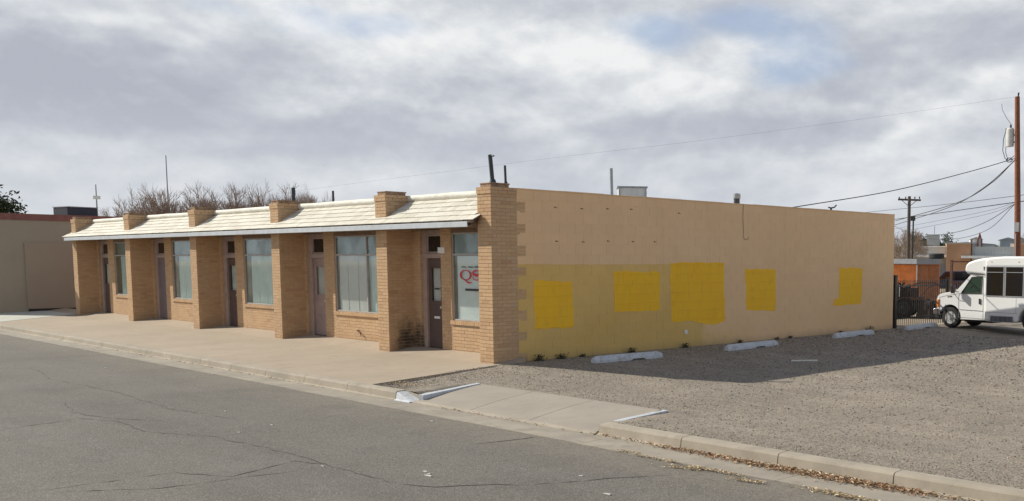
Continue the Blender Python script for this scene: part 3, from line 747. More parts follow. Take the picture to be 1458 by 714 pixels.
def S_letter(cx,cz,h,w_):
    P=[]
    for i in range(25):
        t=i/24; 
        if t<.5: a=R(20+ (250)*(t/.5)); P.append((cx+w_*math.cos(a),cz+h*.5+h*.5*math.sin(a)))
        else: a=R(90-(250)*((t-.5)/.5)); P.append((cx+w_*math.cos(a),cz-h*.5+h*.5*math.sin(a)))
    return P
sp=S_letter(qx+.44,qz,.108,.15); stroke(L_,sp,[.015+.05*max(0,math.sin(math.pi*i/24))**2 for i in range(25)])
stroke(L_,[(qx+.58,qz+.12),(qx+.58,qz+.03)],[.02,.02]); stroke(L_,[(qx+.30,qz-.12),(qx+.30,qz-.03)],[.02,.02])
o=L_.build('lettering',M_['red'],W_ if False else None,fix=True)
wins=[c for c in B.children if c.name.startswith('window') and not c.name.startswith('window_')]
o.parent=wins[0]
x=-2.22
for n_,ln in ((0,.20),(1,.20),(2,.3)):
    t=x; k=MB(); k.box((x,YG,2.040),(x+ln,YG+.003,2.046))
    while t<x+ln: k.box((t,YG-.001,2.032),(t+.018,YG+.002,2.052+random.choice([0,.012]))); t+=.03
    x+=ln+.06; k.build('small_word',M_['ink'],wins[0])
k=MB(); k.box((-2.08,YG-.003,1.50),(-1.35,YG+.002,1.55)); k.build('black_strip',M_['ink'],wins[0])
k=MB(); k.box((-1.36,YG,1.05),(-1.22,YG+.002,1.32)); k.build('faded_sticker',M_['boardpink'],wins[0])
# building number plaque
k=MB(); k.box((-3.08,YW-.02,2.36),(-2.80,YW-.006,2.50)); P_=tag(bevel(k.build('number_plaque',M_['white']),.003,1),'small white number plaque on the brick between the rightmost door and window','sign')
# gas pipe stubs on the sill walls
for sx_ in (-6.9,-17.2):
    k=MB(); k.tube([(sx_,YW+.03,.34),(sx_,YW-.06,.36),(sx_+.06,YW-.07,.33),(sx_+.16,YW-.06,.31)],.014,6); k.tube([(sx_+.16,YW-.06,.31),(sx_+.2,YW-.06,.22)],.012,6)
    k.build('pipe_stub',M_['rust'],B)
# bulk of the building: roof deck, rear and left walls
k=MB(); k.box((PX[5]-PW+.2,.72,3.32),(-.2,15.7,3.42)); k.build('roof_deck',M_['greymetal'],B)
k=MB(); k.box((PX[5]-PW+.005,PD+.06,-.1),(PX[5]-PW+.195,15.74,3.60)); k.box((PX[5]-PW+.2,15.55,-.1),(-.2,15.735,3.66)); k.build('rear_walls',M_['tanbldg'],B)
# side wall with blocks
sw_=MB(); sw_.box((-.19,.66,-.25),(-.004,15.742,HW-.012)); SWL=sw_.build('side_wall',M_['wall'],B)
SWL['label']='windowless tan block wall with mustard lower band and bright yellow paint patches'
BW=.4666; BH=.2333; bst=MB(); nb=0
bm_cache={}
def block(a,c,z0,z1,r):
    global nb
    z0_=z0+.002; z1_=z1-.002; a_=a+.002; c_=c-.002
    if nb<300 and a<12:
        key=(round(c_-a_,3),round(z1_-z0_,3))
        if key not in bm_cache:
            m_=MB(); m_.box((-.02,-(c_-a_)/2,-(z1_-z0_)/2),(0,(c_-a_)/2,(z1_-z0_)/2)); bm_cache[key]=m_.mesh('block',M_['wall'])
        obj('block',bm_cache[key],SWL,(random.uniform(-.0012,.0012),(a_+c_)/2,(z0_+z1_)/2)); nb+=1
    else: bst.box((-.02,a_,z0_),(random.uniform(-.0012,.0012),c_,z1_),r=r)
cells=[]
for k_ in range(-1,16):
    z0=k_*BH-.0; z1=z0+BH
    start=.882 if (k_)%2==0 and k_<15 else .662
    y=.875-(BW/2 if k_%2 else 0)-BW
    while y<15.74:
        a=max(start,y); c=min(15.74,y+BW)
        if c-a>.05: cells.append((a,c,z0,z1))
        y+=BW
cells.sort(key=lambda q:q[0])
for a,c,z0,z1 in cells: block(a,c,z0,z1,random.random())
tag(bst.build('blocks',M_['wall'],SWL),kind='stuff')
# paint patches
def patch(poly,label):
    m_=MB(); P=[]
    n=len(poly)
    for i in range(n):
        a=Vector(poly[i]); c=Vector(poly[(i+1)%n]); s=max(2,int((c-a).length/.12))
        for j in range(s):
            q=a.lerp(c,j/s)+Vector((random.gauss(0,.013),random.gauss(0,.013))); P.append((q.x,q.y))
    m_.prism(P,lambda a,b_,t:(t,a,b_),-.001,.0042)
    o=m_.build('paint_patch',M_['patch'],SWL,fix=True); o['label']=label
patch([(1.09,1.77),(2.15,1.73),(2.19,.69),(1.10,.69)],'yellow paint patch nearest the corner pier')
patch([(3.43,1.96),(4.95,1.92),(4.93,.98),(3.45,.98)],'yellow paint patch, second from the corner pier')
patch([(5.34,2.15),(7.33,2.17),(7.40,.62),(7.1,.54),(6.64,.56),(6.11,.66),(5.36,.68)],'largest yellow paint patch in the middle of the wall')
patch([(8.22,2.0),(9.53,1.97),(9.56,.82),(8.29,.85)],'yellow paint patch, second from the gate end')
patch([(12.66,2.02),(13.91,2.0),(13.87,.87),(12.38,.85),(12.38,1.05),(12.66,1.1)],'yellow paint patch with a notch, nearest the gate')
# coping drip + anchor bolts + hanging cable on side wall
k=MB()
y=.66; 
while y<15.7:
    l=random.uniform(.9,1.6); c=min(15.74,y+l); k.box((-.2,y+.004,HW-.012),(.012,c,HW+random.uniform(.008,.016))); y=c
k.build('coping',M_['wall'],B)
for (y,z) in [(1.71,2.63),(2.48,2.63),(3.24,2.66),(4.03,2.66),(4.77,2.67),(1.69,3.38),(2.45,3.38),(3.23,3.41),(3.98,3.43),(5.62,3.40)]:
    k=MB(); k.tube([(0,y,z),(.014,y,z)],.013,7); k.tube([(.014,y,z),(.022,y+.05,z-.006)],.006,5); k.build('wall_anchor',M_['rust'],SWL)
k=MB(); k.tube([(.015,8.12,3.74),(.012,8.10,3.4),(.014,8.13,3.0),(.012,8.12,2.85),(.014,8.2,2.78),(.014,8.32,2.80),(.014,8.33,2.86)],.0045,5); tag(k.build('wall_cable',M_['wire'],SWL),'thin cable hanging from the parapet in a hook')
k=MB(); k.box((0,5.83,.34),(.03,5.92,.44)); o=k.build('outlet_box',M_['white'],SWL)

# mansard shingles
SL=.645; Y0=-.235; 
def zroof(y): return 3.195+SL*y
rowsN=5; Ys=[Y0+i*(.655-Y0)/rowsN for i in range(rowsN)]
xL,xR=PX[5]-PW-.18,-.31
ang=math.atan(SL)
def seg_ok(xc,y): 
    return not any(p-PW-.0<xc<p+.0 for p in PX[1:]) or y<-.05
deck=MB(); deck.hexa([(xL,Y0+.02,zroof(Y0)-.04),(xR,Y0+.02,zroof(Y0)-.04),(-PW-.004,.66,zroof(.66)-.04),(xL+.18,.66,zroof(.66)-.04),(xL,Y0+.02,zroof(Y0)-.012),(xR,Y0+.02,zroof(Y0)-.012),(-PW-.004,.66,zroof(.66)-.012),(xL+.18,.66,zroof(.66)-.012)])
DK=deck.build('mansard_roof',M_['darkwood'],B); DK['label']='sloping white shingled eave running the length of the front'
shv=[]
for wv in (.16,.20,.25,.30,.35):
    for var in range(3):
        m_=MB(); l=.235; a=random.uniform(-.004,.007); c=random.uniform(-.004,.007)
        m_.hexa([(-wv/2,-a,.0),(wv/2,-c,.0),(wv/2,l,.0),(-wv/2,l,.0),(-wv/2,-a,.017),(wv/2,-c,.017),(wv/2,l,.006),(-wv/2,l,.006)])
        shv.append((wv,m_.mesh('shingle',M_['shingle'])))
sst=MB(); nsh=0; todo=[]
for ri,y in enumerate(Ys):
    x=xR if ri==0 else (-PW-.005 if y>-.1 else xR)
    while x>xL+.05:
        wv,me=random.choice(shv)
        xc=x-wv/2-.003
        if seg_ok(xc,y): todo.append((xc,y,ri,wv,me))
        x-=wv+.006
todo.sort(key=lambda q:-q[0])
for xc,y,ri,wv,me in todo:
    # keep clear of piers
    Mx=Matrix.Translation((xc,y,zroof(y)+.002))@Matrix.Rotation(ang-.03+random.uniform(-.004,.004),4,'X')@Matrix.Rotation(random.gauss(0,.008),4,'Z')
    if nsh<300:
        o=obj('shingle',me,DK); o.matrix_local=Mx; nsh+=1
    else:
        sst.add([Mx@v.co for v in me.vertices],[tuple(p.vertices) for p in me.polygons],r=random.random())
tag(sst.build('shingles',M_['shingle'],DK),kind='stuff')
# ridge roll, in sections between piers
for i in range(5):
    a=PX[i+1]+.0; c=PX[i]-PW
    k=MB(); n=6
    pts=[(a+(c-a)*t/n,   .655+random.uniform(-.006,.006), 3.668+random.uniform(-.008,.006)) for t in range(n+1)]
    k.tube(pts,[.082+random.uniform(-.004,.004) for _ in pts],12)
    k.box((a,.66,3.5),(c,.80,3.68)); k.build('ridge_roll',M_['ridge'],B)
# fascia + soffit
k=MB(); xa,xb=PX[5]-PW-.17,-.53
k.box((xa,-.235,2.905),(xb,-.21,3.02)); fz=k.build('fascia',M_['fascia'],B); bevel(fz,.004,1)
k=MB(); k.box((xa,-.208,2.925),(xb-.0,YW+.005,2.945)); k.box((xb,-.16,2.93),(-PW-.002,.0-.004,3.03)); k.build('soffit',M_['soffit'],B)
k=MB(); k.hexa([(xb+.001,-.235,2.985),(xR,-.215,3.0),(-PW-.003,-.01,3.0),(xb+.001,-.01,2.985),(xb+.001,-.235,3.03),(xR,-.22,3.035),(-PW-.003,-.01,3.16),(xb+.001,-.01,3.16)]); k.build('eave_return',M_['darkwood'],B)
# brick frieze above window wall between piers (behind mansard, under soffit) left plain

# ------------------------------------------------------------------ things on the roof
def pipe(p0,p1,r,label,name='vent_pipe',cap=None,m='pipe',base=True):
    t=thing(name,label,'pipe',loc=p0); d=Vector(p1)-Vector(p0)
    k=MB(); k.tube([(0,0,0),tuple(d)],r,12); k.build('shaft',M_[m],t)
    if base: k=MB(); k.tube([(0,0,0),(0,0,.10)],[r*1.9,r*1.25],12); k.build('flashing',M_[m],t)
    if cap: k=MB(); k.tube([tuple(d*.8),tuple(d*1.0)],r*1.25,12); k.tube([tuple(d),tuple(d*1.04)],[r*1.25,r*.4],12); k.build('cowl',M_[cap],t)
    return t
t=pipe((-.34,.30,3.82),(-.42,.30,4.44),.045,'leaning black vent pipe on top of the corner pier')
k=MB(); k.tube([(-.08,0,.60),(.06,0,.59)],.018,6); k.build('side_stub',M_['pipe'],t)
pipe((-.18,.52,3.78),(-.20,.52,4.22),.026,'thin upright pipe beside the leaning vent on the corner pier')
pipe((-3.89,6.9,3.42),(-3.93,6.9,4.83),.045,'slim tall grey pipe left of the white roof cabinet',m='steel')
pipe((-.69,8.65,3.42),(-.69,8.65,4.06),.085,'short black vent with cowl above the middle of the side wall',cap='steel')
pipe((-16.73,3.67,3.42),(-16.70,3.67,4.68),.062,'stubby dark vent pipe rising behind the white eave among the bare branches')
pipe((-13.49,3.46,3.42),(-13.49,3.46,4.42),.035,'narrow dark vent pipe to the right of the bare trees')
t=pipe((-2.13,15.15,3.42),(-2.13,15.15,4.02),.035,'small dark roof fitting with a bent arm near the far end of the side wall')
k=MB(); k.tube([(-.08,-.05,.60),(0,0,.57),(.10,.06,.60),(.15,.1,.68)],.025,6); k.build('arm',M_['pipe'],t)
# white rooftop cabinet
t=thing('rooftop_cooler','off white rooftop cooler cabinet behind the parapet','air conditioner',loc=(-5.02,8.72,3.42),rz=R(50))
k=MB(); k.box((-.42,-.40,.05),(.42,.40,.99)); bevel(k.build('cabinet',M_['ac'],t),.012,1)
k=MB(); k.box((-.46,-.44,.992),(.46,.44,1.03)); k.build('lid',M_['steel'],t)
for (cx,cy) in ((.40,-.41),(.40,.41),(-.40,-.41)):
    k=MB(); k.box((cx-.02,cy-.02,.05),(cx+.025,cy+.02,.99)); k.build('corner_trim',M_['steel'],t)
for i in range(6):
    k=MB(); k.box((.421,-.34,.2+i*.12),(.435,.34,.265+i*.12)); k.build('louvre',M_['ac'],t)

# ------------------------------------------------------------------ wheel stops
def wheel_stop(x0,y0,x1,y1,label,chip=.5):
    L=math.hypot(x1-x0,y1-y0); t=thing('wheel_stop',label,'parking block','white parking blocks along the side wall',loc=((x0+x1)/2,(y0+y1)/2,zlot((x0+x1)/2,(y0+y1)/2)-.004),rz=math.atan2(y1-y0,x1-x0))
    m_=MB(); n=16; vs=[]; prof=[(-.09,0),(-.09,.06),(-.06,.138),(-.04,.152),(.04,.152),(.06,.138),(.09,.06),(.09,0)]
    for i in range(n+1):
        u=-L/2+L*i/n; e=1 if 0<i<n else .72; jj=random.uniform(-.0015,.0015)
        for a,z in prof:
            zz_=z*(e)+(jj if z>.04 else 0)
            if z<.01 and abs(i-n/2-2)<2 and a<0: zz_=.035
            vs.append((u,a*(1 if e==1 else .85),zz_))
    q=len(prof); fs=[]
    for i in range(n):
        for j in range(q-1): fs.append((i*q+j,i*q+j+1,(i+1)*q+j+1,(i+1)*q+j))
        fs.append((i*q+q-1,i*q,(i+1)*q,(i+1)*q+q-1))
    fs.append(tuple(range(q))[::-1]); fs.append(tuple(range(n*q,(n+1)*q)))
    m_.add(vs,fs); o=m_.build('body',M_['whitepaint'],t,fix=True); 
    for s in (-.35,.35):
        k=MB(); k.cyl((s*L,0,.142),(s*L,0,.157),.014,8); k.build('anchor_pin',M_['rust'],t)
wheel_stop(1.16,1.76,1.29,3.71,'nearest white concrete parking block, beside the mustard band')
wheel_stop(1.27,6.02,1.17,8.13,'white parking block in front of the largest yellow patch, second from the street')
wheel_stop(.93,11.12,.81,13.3,'white parking block third from the street, near the far yellow patch')
wheel_stop(.66,15.5,.44,17.8,'farthest white parking block, under the nose of the minibus')
# painted line remnant and litter
k=MB(); k.hexa([(3.46,5.84,-.138),(3.83,6.36,-.14),(3.81,6.40,-.14),(3.44,5.88,-.138),(3.46,5.84,-.098),(3.83,6.36,-.10),(3.81,6.40,-.10),(3.44,5.88,-.098)]); tag(k.build('white_batten',M_['litter']),'thin white batten lying on the shaded gravel','stick')

# weeds at the wall foot
def weed(x,y,s,label):
    k=MB()
    for i in range(int(34*s)+8):
        a=random.uniform(0,2*math.pi); h=random.uniform(.03,.11)*s; r_=random.uniform(.02,.12)*s
        p0=Vector((random.uniform(-.05,.05)*s,random.uniform(-.06,.06)*s,-.01)); p1=p0+Vector((abs(math.cos(a))*r_*.6,math.sin(a)*r_,h)); wd=.008
        k.add([p0-Vector((0,wd,0)),p0+Vector((0,wd,0)),p1],[(0,1,2)],r=random.random())
        k.add([p1-Vector((0,.015,0)),p1+Vector((.012,0,.02)),p1+Vector((0,.015,0)),p1-Vector((.012,0,.012))],[(0,1,2,3)],r=random.random())
    k.tube([(0,0,-.05),(0,0,.015),(.0,0,.03)],[.10*s,.09*s,.01],10)
    o=k.build('weed',M_['weed']); o.location=(x,y,zlot(x,y)); tag(o,label,'weed','weeds along the foot of the side wall')
for x,y,s,l in [(.10,1.12,1.3,'low weed tuft nearest the corner pier, at the wall foot'),(.10,1.75,1.2,'weed tuft at the wall foot under the first yellow patch'),(.1,2.35,.7,'small weed tuft right of the first yellow patch, at the wall foot'),(.12,3.9,1.1,'weed tuft behind the right end of the nearest parking block'),(.1,5.75,1.1,'weed tuft at the wall foot below the small outlet box'),(.1,7.9,.8,'weed tuft at the wall foot under the largest yellow patch'),(.1,9.5,.7,'small weed tuft at the wall foot under the fourth yellow patch'),(.1,10.1,.7,'little weed right beyond the fourth yellow patch'),(.12,14.2,1.5,'bushiest weed tuft, behind the third parking block'),(.1,12.6,.9,'weed tuft left of the bushiest one, at the wall foot')]:
    weed(x,y,s,l)
tag(stuffB.build('bricks',M_['brick'],B),kind='stuff')

# ------------------------------------------------------------------ minibus
VA=R(-5)
van=thing('minibus','white cutaway minibus parked nose in at the fence, right edge','minibus',loc=(1.012,17.715,-.02),rz=VA)
# local x = backwards along the bus, y = away from the viewer (near side at y=0), z up
def arc(cx,cz,r,a0,a1,n=10): return [(cx+r*math.cos(R(a0+(a1-a0)*i/n)),cz+r*math.sin(R(a0+(a1-a0)*i/n))) for i in range(n+1)]
def vprism(poly,y0,y1,name,m,par=van,bv=0,seg=2,taper=None):
    k=MB(); k.prism(poly,lambda a,b_,t:(a,t,b_),y0,y1); o=k.build(name,M_[m],par,fix=True)
    if bv: bevel(o,bv,seg,.5)
    return o
cabp=[(-.47,.44),(-.52,.66),(-.535,.95),(-.50,1.06),(-.42,1.13),(-.16,1.19),(.22,1.25),(.74,1.76),(.80,1.80),(1.44,1.80),(1.44,.31),(.40,.31)]+arc(0,.36,.43,-5,180,14)
cab=vprism(cabp,.0,1.62,'cab','van',bv=.03)
for i in (3,): pass
# bus body with wheel arch for the rear wheel
bodyp=[(1.40,.29),(1.40,2.30),(1.55,2.37),(2.1,2.405),(6.0,2.40),(6.1,2.3),(6.1,.35),(5.6,.29)]+arc(3.08,.36,.45,0,180,14)+[(2.6,.29)]
vprism(bodyp,-.14,1.86,'coach_body','van',bv=.09,seg=4)
# cap over the cab
capp=[(.58,1.88),(.57,1.98),(.60,2.13),(.72,2.22),(.92,2.285),(1.18,2.34),(1.52,2.375),(1.52,1.78),(1.28,1.81),(.74,1.85)]
vprism(capp,-.06,1.78,'roof_cap','van',bv=.08,seg=4)
k=MB(); k.prism([(.62,1.86),(.76,1.838),(1.28,1.80),(1.38,1.74),(1.38,1.70),(.9,1.76)],lambda a,b_,t:(a,t,b_),.0,1.66); k.build('cap_underside',M_['greymetal'],van,fix=True)
# glass
k=MB(); k.prism([(.46,1.20),(.845,1.70),(1.19,1.725),(1.16,1.21)],lambda a,b_,t:(a,t,b_),-.008,.01); dw=k.build('cab_window',M_['cabglass'],van,fix=True)
k=MB(); P=[(.43,1.18),(.83,1.72),(1.22,1.75),(1.19,1.19)]
for i in range(4): k.tube([(P[i][0],-.010,P[i][1]),(P[(i+1)%4][0],-.010,P[(i+1)%4][1])],.013,6)
k.build('window_seal',M_['rubber'],dw)
k=MB(); k.hexa([(.255,.10,1.262),(.27,.10,1.25),(.27,1.52,1.25),(.255,1.52,1.262),(.715,.15,1.745),(.73,.15,1.73),(.73,1.47,1.73),(.715,1.47,1.745)]); k.build('windscreen',M_['cabglass'],van,fix=True)
k=MB(); k.tube([(.83,.02,1.30),(.86,.02,1.38)],.01,5); k.tube([(.9+.09*math.cos(t*.4),-.012,1.36+.10*math.sin(t*.4)) for t in range(9)],.009,5); k.build('steering_wheel',M_['ink'],van)
# door seams and sills
def seam(pts,name='door_seam',y=-.004,r=.006,m='greymetal'):
    k=MB(); k.tube([(a,y,c) for a,c in pts],r,4); return k.build(name,M_[m],van)
seam([(.37,1.17),(.33,1.1),(.345,.38),(1.28,.36),(1.26,1.68)])
seam([(-.45,1.02),(-.1,1.10),(.33,1.17)],'hood_seam',r=.005)
seam([(1.42,.60),(2.62,.59)],'side_seam',y=-.143,r=.006)
seam([(.37,.64),(1.28,.62)],'rub_strip',y=-.006,r=.010)
k=MB(); k.box((1.12,-.03,.84),(1.19,-.004,1.02)); bevel(k.build('door_handle',M_['ink'],van),.006,1)
# headlight, bumper, badge
k=MB(); k.prism([(-.548,.93),(-.53,.69),(-.42,.69),(-.43,.95)],lambda a,b_,t:(a,t,b_),-.012,.16); k.build('turn_signal',M_['amber'],van,fix=True)
k=MB(); k.box((-.56,.18,.70),(-.52,.42,.94)); k.build('headlight',M_['chrome'],van)
bp=vprism([(-.66,.46),(-.67,.60),(-.62,.645),(-.40,.645),(-.38,.60),(-.40,.46),(-.50,.42)],-.03,1.65,'front_bumper','chrome',bv=.02)
k=MB(); k.box((-.60,.0,.33),(-.36,1.6,.43)); k.build('air_dam',M_['rubber'],van)
k=MB()
for i in range(5): k.box((-.10+i*.036,-.008,1.03+i*.004),(-.075+i*.036,-.001,1.06+i*.004+(.015 if i in(0,3) else 0)))
k.build('fender_badge',M_['ink'],van)
# mirror with bracket arms
k=MB(); k.box((.20,-.30,1.18),(.27,-.12,1.46)); mi=k.build('mirror',M_['ink'],van); bevel(mi,.02,2)
k=MB(); k.tube([(.34,-.02,1.22),(.25,-.16,1.24)],.012,5); k.tube([(.36,-.01,.95),(.25,-.2,1.20)],.010,5); k.build('mirror_arm',M_['ink'],mi)
# coach windows
xw=1.47
for i in range(6):
    a=xw+i*.70; c=a+.63
    k=MB(); k.box((a,-.155,1.13),(c,-.135,2.07)); wn=k.build('coach_window',M_['darkglass'],van); bevel(wn,.03,3,1.)
    k=MB(); k.box((a+.01,-.160,1.885),(c-.01,-.152,1.905))
    for (u0,u1,v0,v1) in ((a-.02,a+.012,1.11,2.09),(c-.012,c+.02,1.11,2.09),(a+.012,c-.012,1.11,1.14),(a+.012,c-.012,2.06,2.09)): k.box((u0,-.1565,v0),(u1,-.141,v1))
    k.build('window_frame',M_['greymetal'],wn)
# skirt vent
k=MB(); k.box((1.66,-.152,.30),(2.46,-.138,.48)); vt=k.build('skirt_vent',M_['ink'],van)
k=MB()
for i in range(17): k.box((1.68+i*.046,-.160,.315),(1.696+i*.046,-.1525,.465))
for a,c,v0,v1 in ((1.645,2.475,.29,.312),(1.645,2.475,.468,.49),(1.645,1.665,.312,.468),(2.455,2.475,.312,.468)): k.box((a,-.160,v0),(c,-.1525,v1))
k.build('vent_bars',M_['greymetal'],vt)
k=MB(); k.box((1.05,.05,1.97),(1.09,.0,1.99)); 
k=MB(); k.box((1.30,-.075,2.02),(1.34,-.055,2.07)); k.tube([(1.32,-.07,2.02),(1.31,-.07,1.95)],.008,5); k.build('marker_lamp',M_['ink'],van)
for (a,z) in ((1.62,2.22),(2.6,2.22),(3.6,2.22)):
    k=MB(); k.box((a,-.150,z),(a+.05,-.12,z+.02)); k.build('roof_marker',M_['amber'],van)
seam([(1.46,2.12),(6.0,2.12)],'gutter_seam',y=-.142,r=.005); seam([(1.60,.59),(1.60,.31)],'panel_seam',y=-.142,r=.004); seam([(2.56,1.08),(2.56,.60)],'panel_seam',y=-.142,r=.004); seam([(4.2,1.08),(4.2,.35)],'panel_seam',y=-.142,r=.004)
seam([(1.53,2.34),(1.47,1.85)],'roof_seam',y=-.07,r=.005)
# wheels
def wheel(par,cx,cy,cz,r,wd,near=True,rim='silver'):
    k=MB(); s=-1 if near else 1
    prof=[(r*.62,wd*.5),(r*.93,wd*.5),(r,wd*.36),(r,-wd*.36),(r*.93,-wd*.5),(r*.62,-wd*.5)]
    n=28; vs=[];fs=[]
    for i in range(n):
        t=2*math.pi*i/n
        for a,b_ in prof: vs.append((cx+a*math.cos(t),cy+s*b_,cz+a*math.sin(t)))
    q=len(prof)
    for i in range(n):
        for j in range(q): fs.append((i*q+j,i*q+(j+1)%q,((i+1)%n)*q+(j+1)%q,((i+1)%n)*q+j))
    k.add(vs,fs,sm=False); w_=k.build('wheel',M_['rubber'],par,fix=True)
    k=MB(); k.tube([(cx,cy+s*wd*.12,cz),(cx,cy+s*wd*.30,cz),(cx,cy+s*wd*.46,cz)],[r*.42,r*.55,r*.63],24); k.tube([(cx,cy+s*wd*.46,cz),(cx,cy+s*wd*.62,cz)],[r*.24,r*.20],16)
    for i in range(8):
        t=2*math.pi*i/8; k.tube([(cx+r*.36*math.cos(t),cy+s*wd*.46,cz+r*.36*math.sin(t)),(cx+r*.36*math.cos(t),cy+s*wd*.54,cz+r*.36*math.sin(t))],r*.045,6)
    k.build('rim',M_[rim],w_)
wheel(van,0,.13,.355,.345,.24); wheel(van,0,1.50,.355,.345,.24,False); wheel(van,3.08,.06,.355,.345,.3); wheel(van,3.08,1.65,.355,.345,.3,False)
k=MB(); k.box((-.42,.34,.36),(.45,1.3,.85)); k.box((.45,.2,.22),(1.5,1.4,.42)); k.box((2.6,.3,.36),(3.55,1.4,.9)); k.build('chassis',M_['rubber'],van)

# ------------------------------------------------------------------ fence and gate along the back lot line
def fence(name,label,cat,pts_y,x0,x1,zt,zr,zb,sp,posts,rail_m='black'):
    t=thing(name,label,cat,loc=(x0,pts_y[0],0)); y0,y1=pts_y
    X=lambda y:(x1-x0)*(y-y0)/(y1-y0)
    for i,(py,h,wd) in enumerate(posts):
        k=MB(); xx=X(py); k.box((xx-wd/2,py-y0-wd/2,-.15),(xx+wd/2,py-y0+wd/2,h)); k.box((xx-wd/2-.012,py-y0-wd/2-.012,h),(xx+wd/2+.012,py-y0+wd/2+.012,h+.02)); k.build('post',M_[rail_m],t)
    for z in zr:
        k=MB(); k.hexa([(-.02,0,z),(.02,0,z),(X(y1)+.02,y1-y0,z+.02),(X(y1)-.02,y1-y0,z+.02),(-.02,0,z+.045),(.02,0,z+.045),(X(y1)+.02,y1-y0,z+.065),(X(y1)-.02,y1-y0,z+.065)]); k.build('rail',M_[rail_m],t)
    y=y0+sp; pm=MB(); pm.box((-.010,-.010,zb),(.010,.010,zt)); pm.add([(-.010,-.010,zt),(.010,-.010,zt),(.010,.010,zt),(-.010,.010,zt),(0,0,zt+.04)],[(0,1,4),(1,2,4),(2,3,4),(3,0,4)]); me=pm.mesh('picket',[M_[rail_m]])
    while y<y1-.05:
        obj('picket',me,t,(X(y),y-y0,0)); y+=sp
    return t
fence('picket_gate','black steel picket gate between building corner and minibus','gate',(16.27,19.75),-.28,-.2,1.56,(1.35,.26),.02,.125,[(16.27,1.735,.14),(19.7,1.62,.10)])
fence('tall_fence','taller rusty brown picket fence running back behind the minibus','fence',(19.95,28.5),-.2,-.2,1.5,(1.42,2.19,.35),.05,.16,[(19.95,2.25,.08),(22.9,2.22,.06),(25.7,2.22,.06),(28.4,2.22,.06)],'rust')

# ------------------------------------------------------------------ shed, trailer and clutter behind the gate
def obox(m_,a,c,mi=0,r=0): m_.box(a,c,mi,r)
t=thing('shed','orange brown shed with flat grey roof behind the picket gate','shed',loc=(-5.85,27.05,-.03),rz=math.atan2(1.03,1.74))
k=MB(); k.box((-1.5,.02,0),(1.0,2.6,2.12)); k.build('wall',M_['shed'],t)
n=18
for i in range(n//2+1):
    a=-1.5+i*.155
    if a>-.06: break
    k=MB(); k.box((a,0,0),(a+.145,.02,2.1)); k.build('siding_board',M_['shed'],t)
for a,c in ((.02,.50),(.53,.98)):
    k=MB(); k.box((a,-.02,.05),(c,.018,2.08)); d=k.build('shed_door',M_['sheddoor'],t)
    k=MB(); 
    for j in range(3): k.box((a+.08+j*.13,-.028,.1),(a+.095+j*.13,-.0205,2.02))
    k.build('batten',M_['sheddoor'],d)
k=MB(); k.box((-.03,-.03,0),(.018,.016,2.1)); k.build('trim',M_['whitemetal'],t)
k=MB(); k.box((-1.6,-.15,2.12),(1.05,2.7,2.37)); k.build('roof',M_['greymetal'],t)
k=MB(); k.box((-1.6,-.165,2.14),(-.02,-.152,2.36)); k.build('white_fascia',M_['whitemetal'],t)
t=thing('tyre','black tyre lying flat on the shed roof','tyre',loc=(-5.35,27.9,2.34)); k=MB()
vs=[];fs=[];n=24
prof=[(.18,.0),(.30,.0),(.345,.05),(.345,.19),(.30,.24),(.18,.24)]
for i in range(n):
    a=2*math.pi*i/n
    for r_,z in prof: vs.append((r_*math.cos(a),r_*math.sin(a),z))
for i in range(n):
    for j in range(6): fs.append((i*6+j,((i+1)%n)*6+j,((i+1)%n)*6+(j+1)%6,i*6+(j+1)%6))
k.add(vs,fs); k.build('tread',M_['rubber'],t,fix=True)
# flatbed trailer
t=thing('flatbed_truck','old dark flatbed truck with wooden sides behind the gate','truck',loc=(-3.35,21.7,-.03),rz=R(24))
k=MB(); k.box((-2.6,-.2,.72),(.75,1.5,.84)); k.build('bed',M_['rust'],t)
for i in range(9):
    k=MB(); a=-2.6+i*.37; k.box((a,-.2,.845),(a+.34,-.16,1.22)); k.build('side_board',M_['scrapdark'],t)
k=MB(); k.box((-2.6,.1,.45),(.95,.2,.70)); k.box((-2.6,1.1,.45),(.95,1.2,.70)); k.build('frame',M_['ink'],t)
k=MB(); k.box((-1.2,.0,.28),(-.2,1.3,.70)); k.box((.5,-.1,.35),(.9,1.4,.68)); k.build('tank',M_['ink'],t)
wheel(t,.12,-.12,.42,.42,.24,rim='pipe'); wheel(t,-1.65,-.12,.42,.42,.24,rim='pipe'); wheel(t,.12,1.4,.42,.42,.24,False,rim='pipe')
k=MB(); k.tube([(-.05,-.25,.86),(-.05,-.25,1.32)],.022,6); k.build('white_stake',M_['white'],t)
k=MB(); k.tube([(.75,-.2,.9),(.9,-.2,1.05),(1.1,-.2,1.25),(1.25,-.2,1.32)],.025,6); k.tube([(.4,0,1.30),(.7,0,1.42),(1.3,0,1.42),(1.45,0,1.3)],.03,6); k.build('bent_pipe',M_['rust'],t)
k=MB()
random.seed(3)
for i in range(16):
    a=random.uniform(-2.2,.6); c=random.uniform(-.1,1.2); k.tube([(a,c,.9),(a+random.uniform(-.5,.5),c+random.uniform(-.3,.3),random.uniform(1.15,1.42))],random.uniform(.02,.07),5)
k.box((-1.5,-.1,.85),(-.4,.9,1.2)); k.box((-.2,.1,.85),(.5,1.1,1.12)); tag(k.build('scrap_load',M_['scrapdark'],t),kind='stuff')
t=thing('junk_pile','dark heap of scrap and tarp beside the flatbed truck','scrap heap',loc=(-1.75,22.3,-.03)); 
random.seed(21)
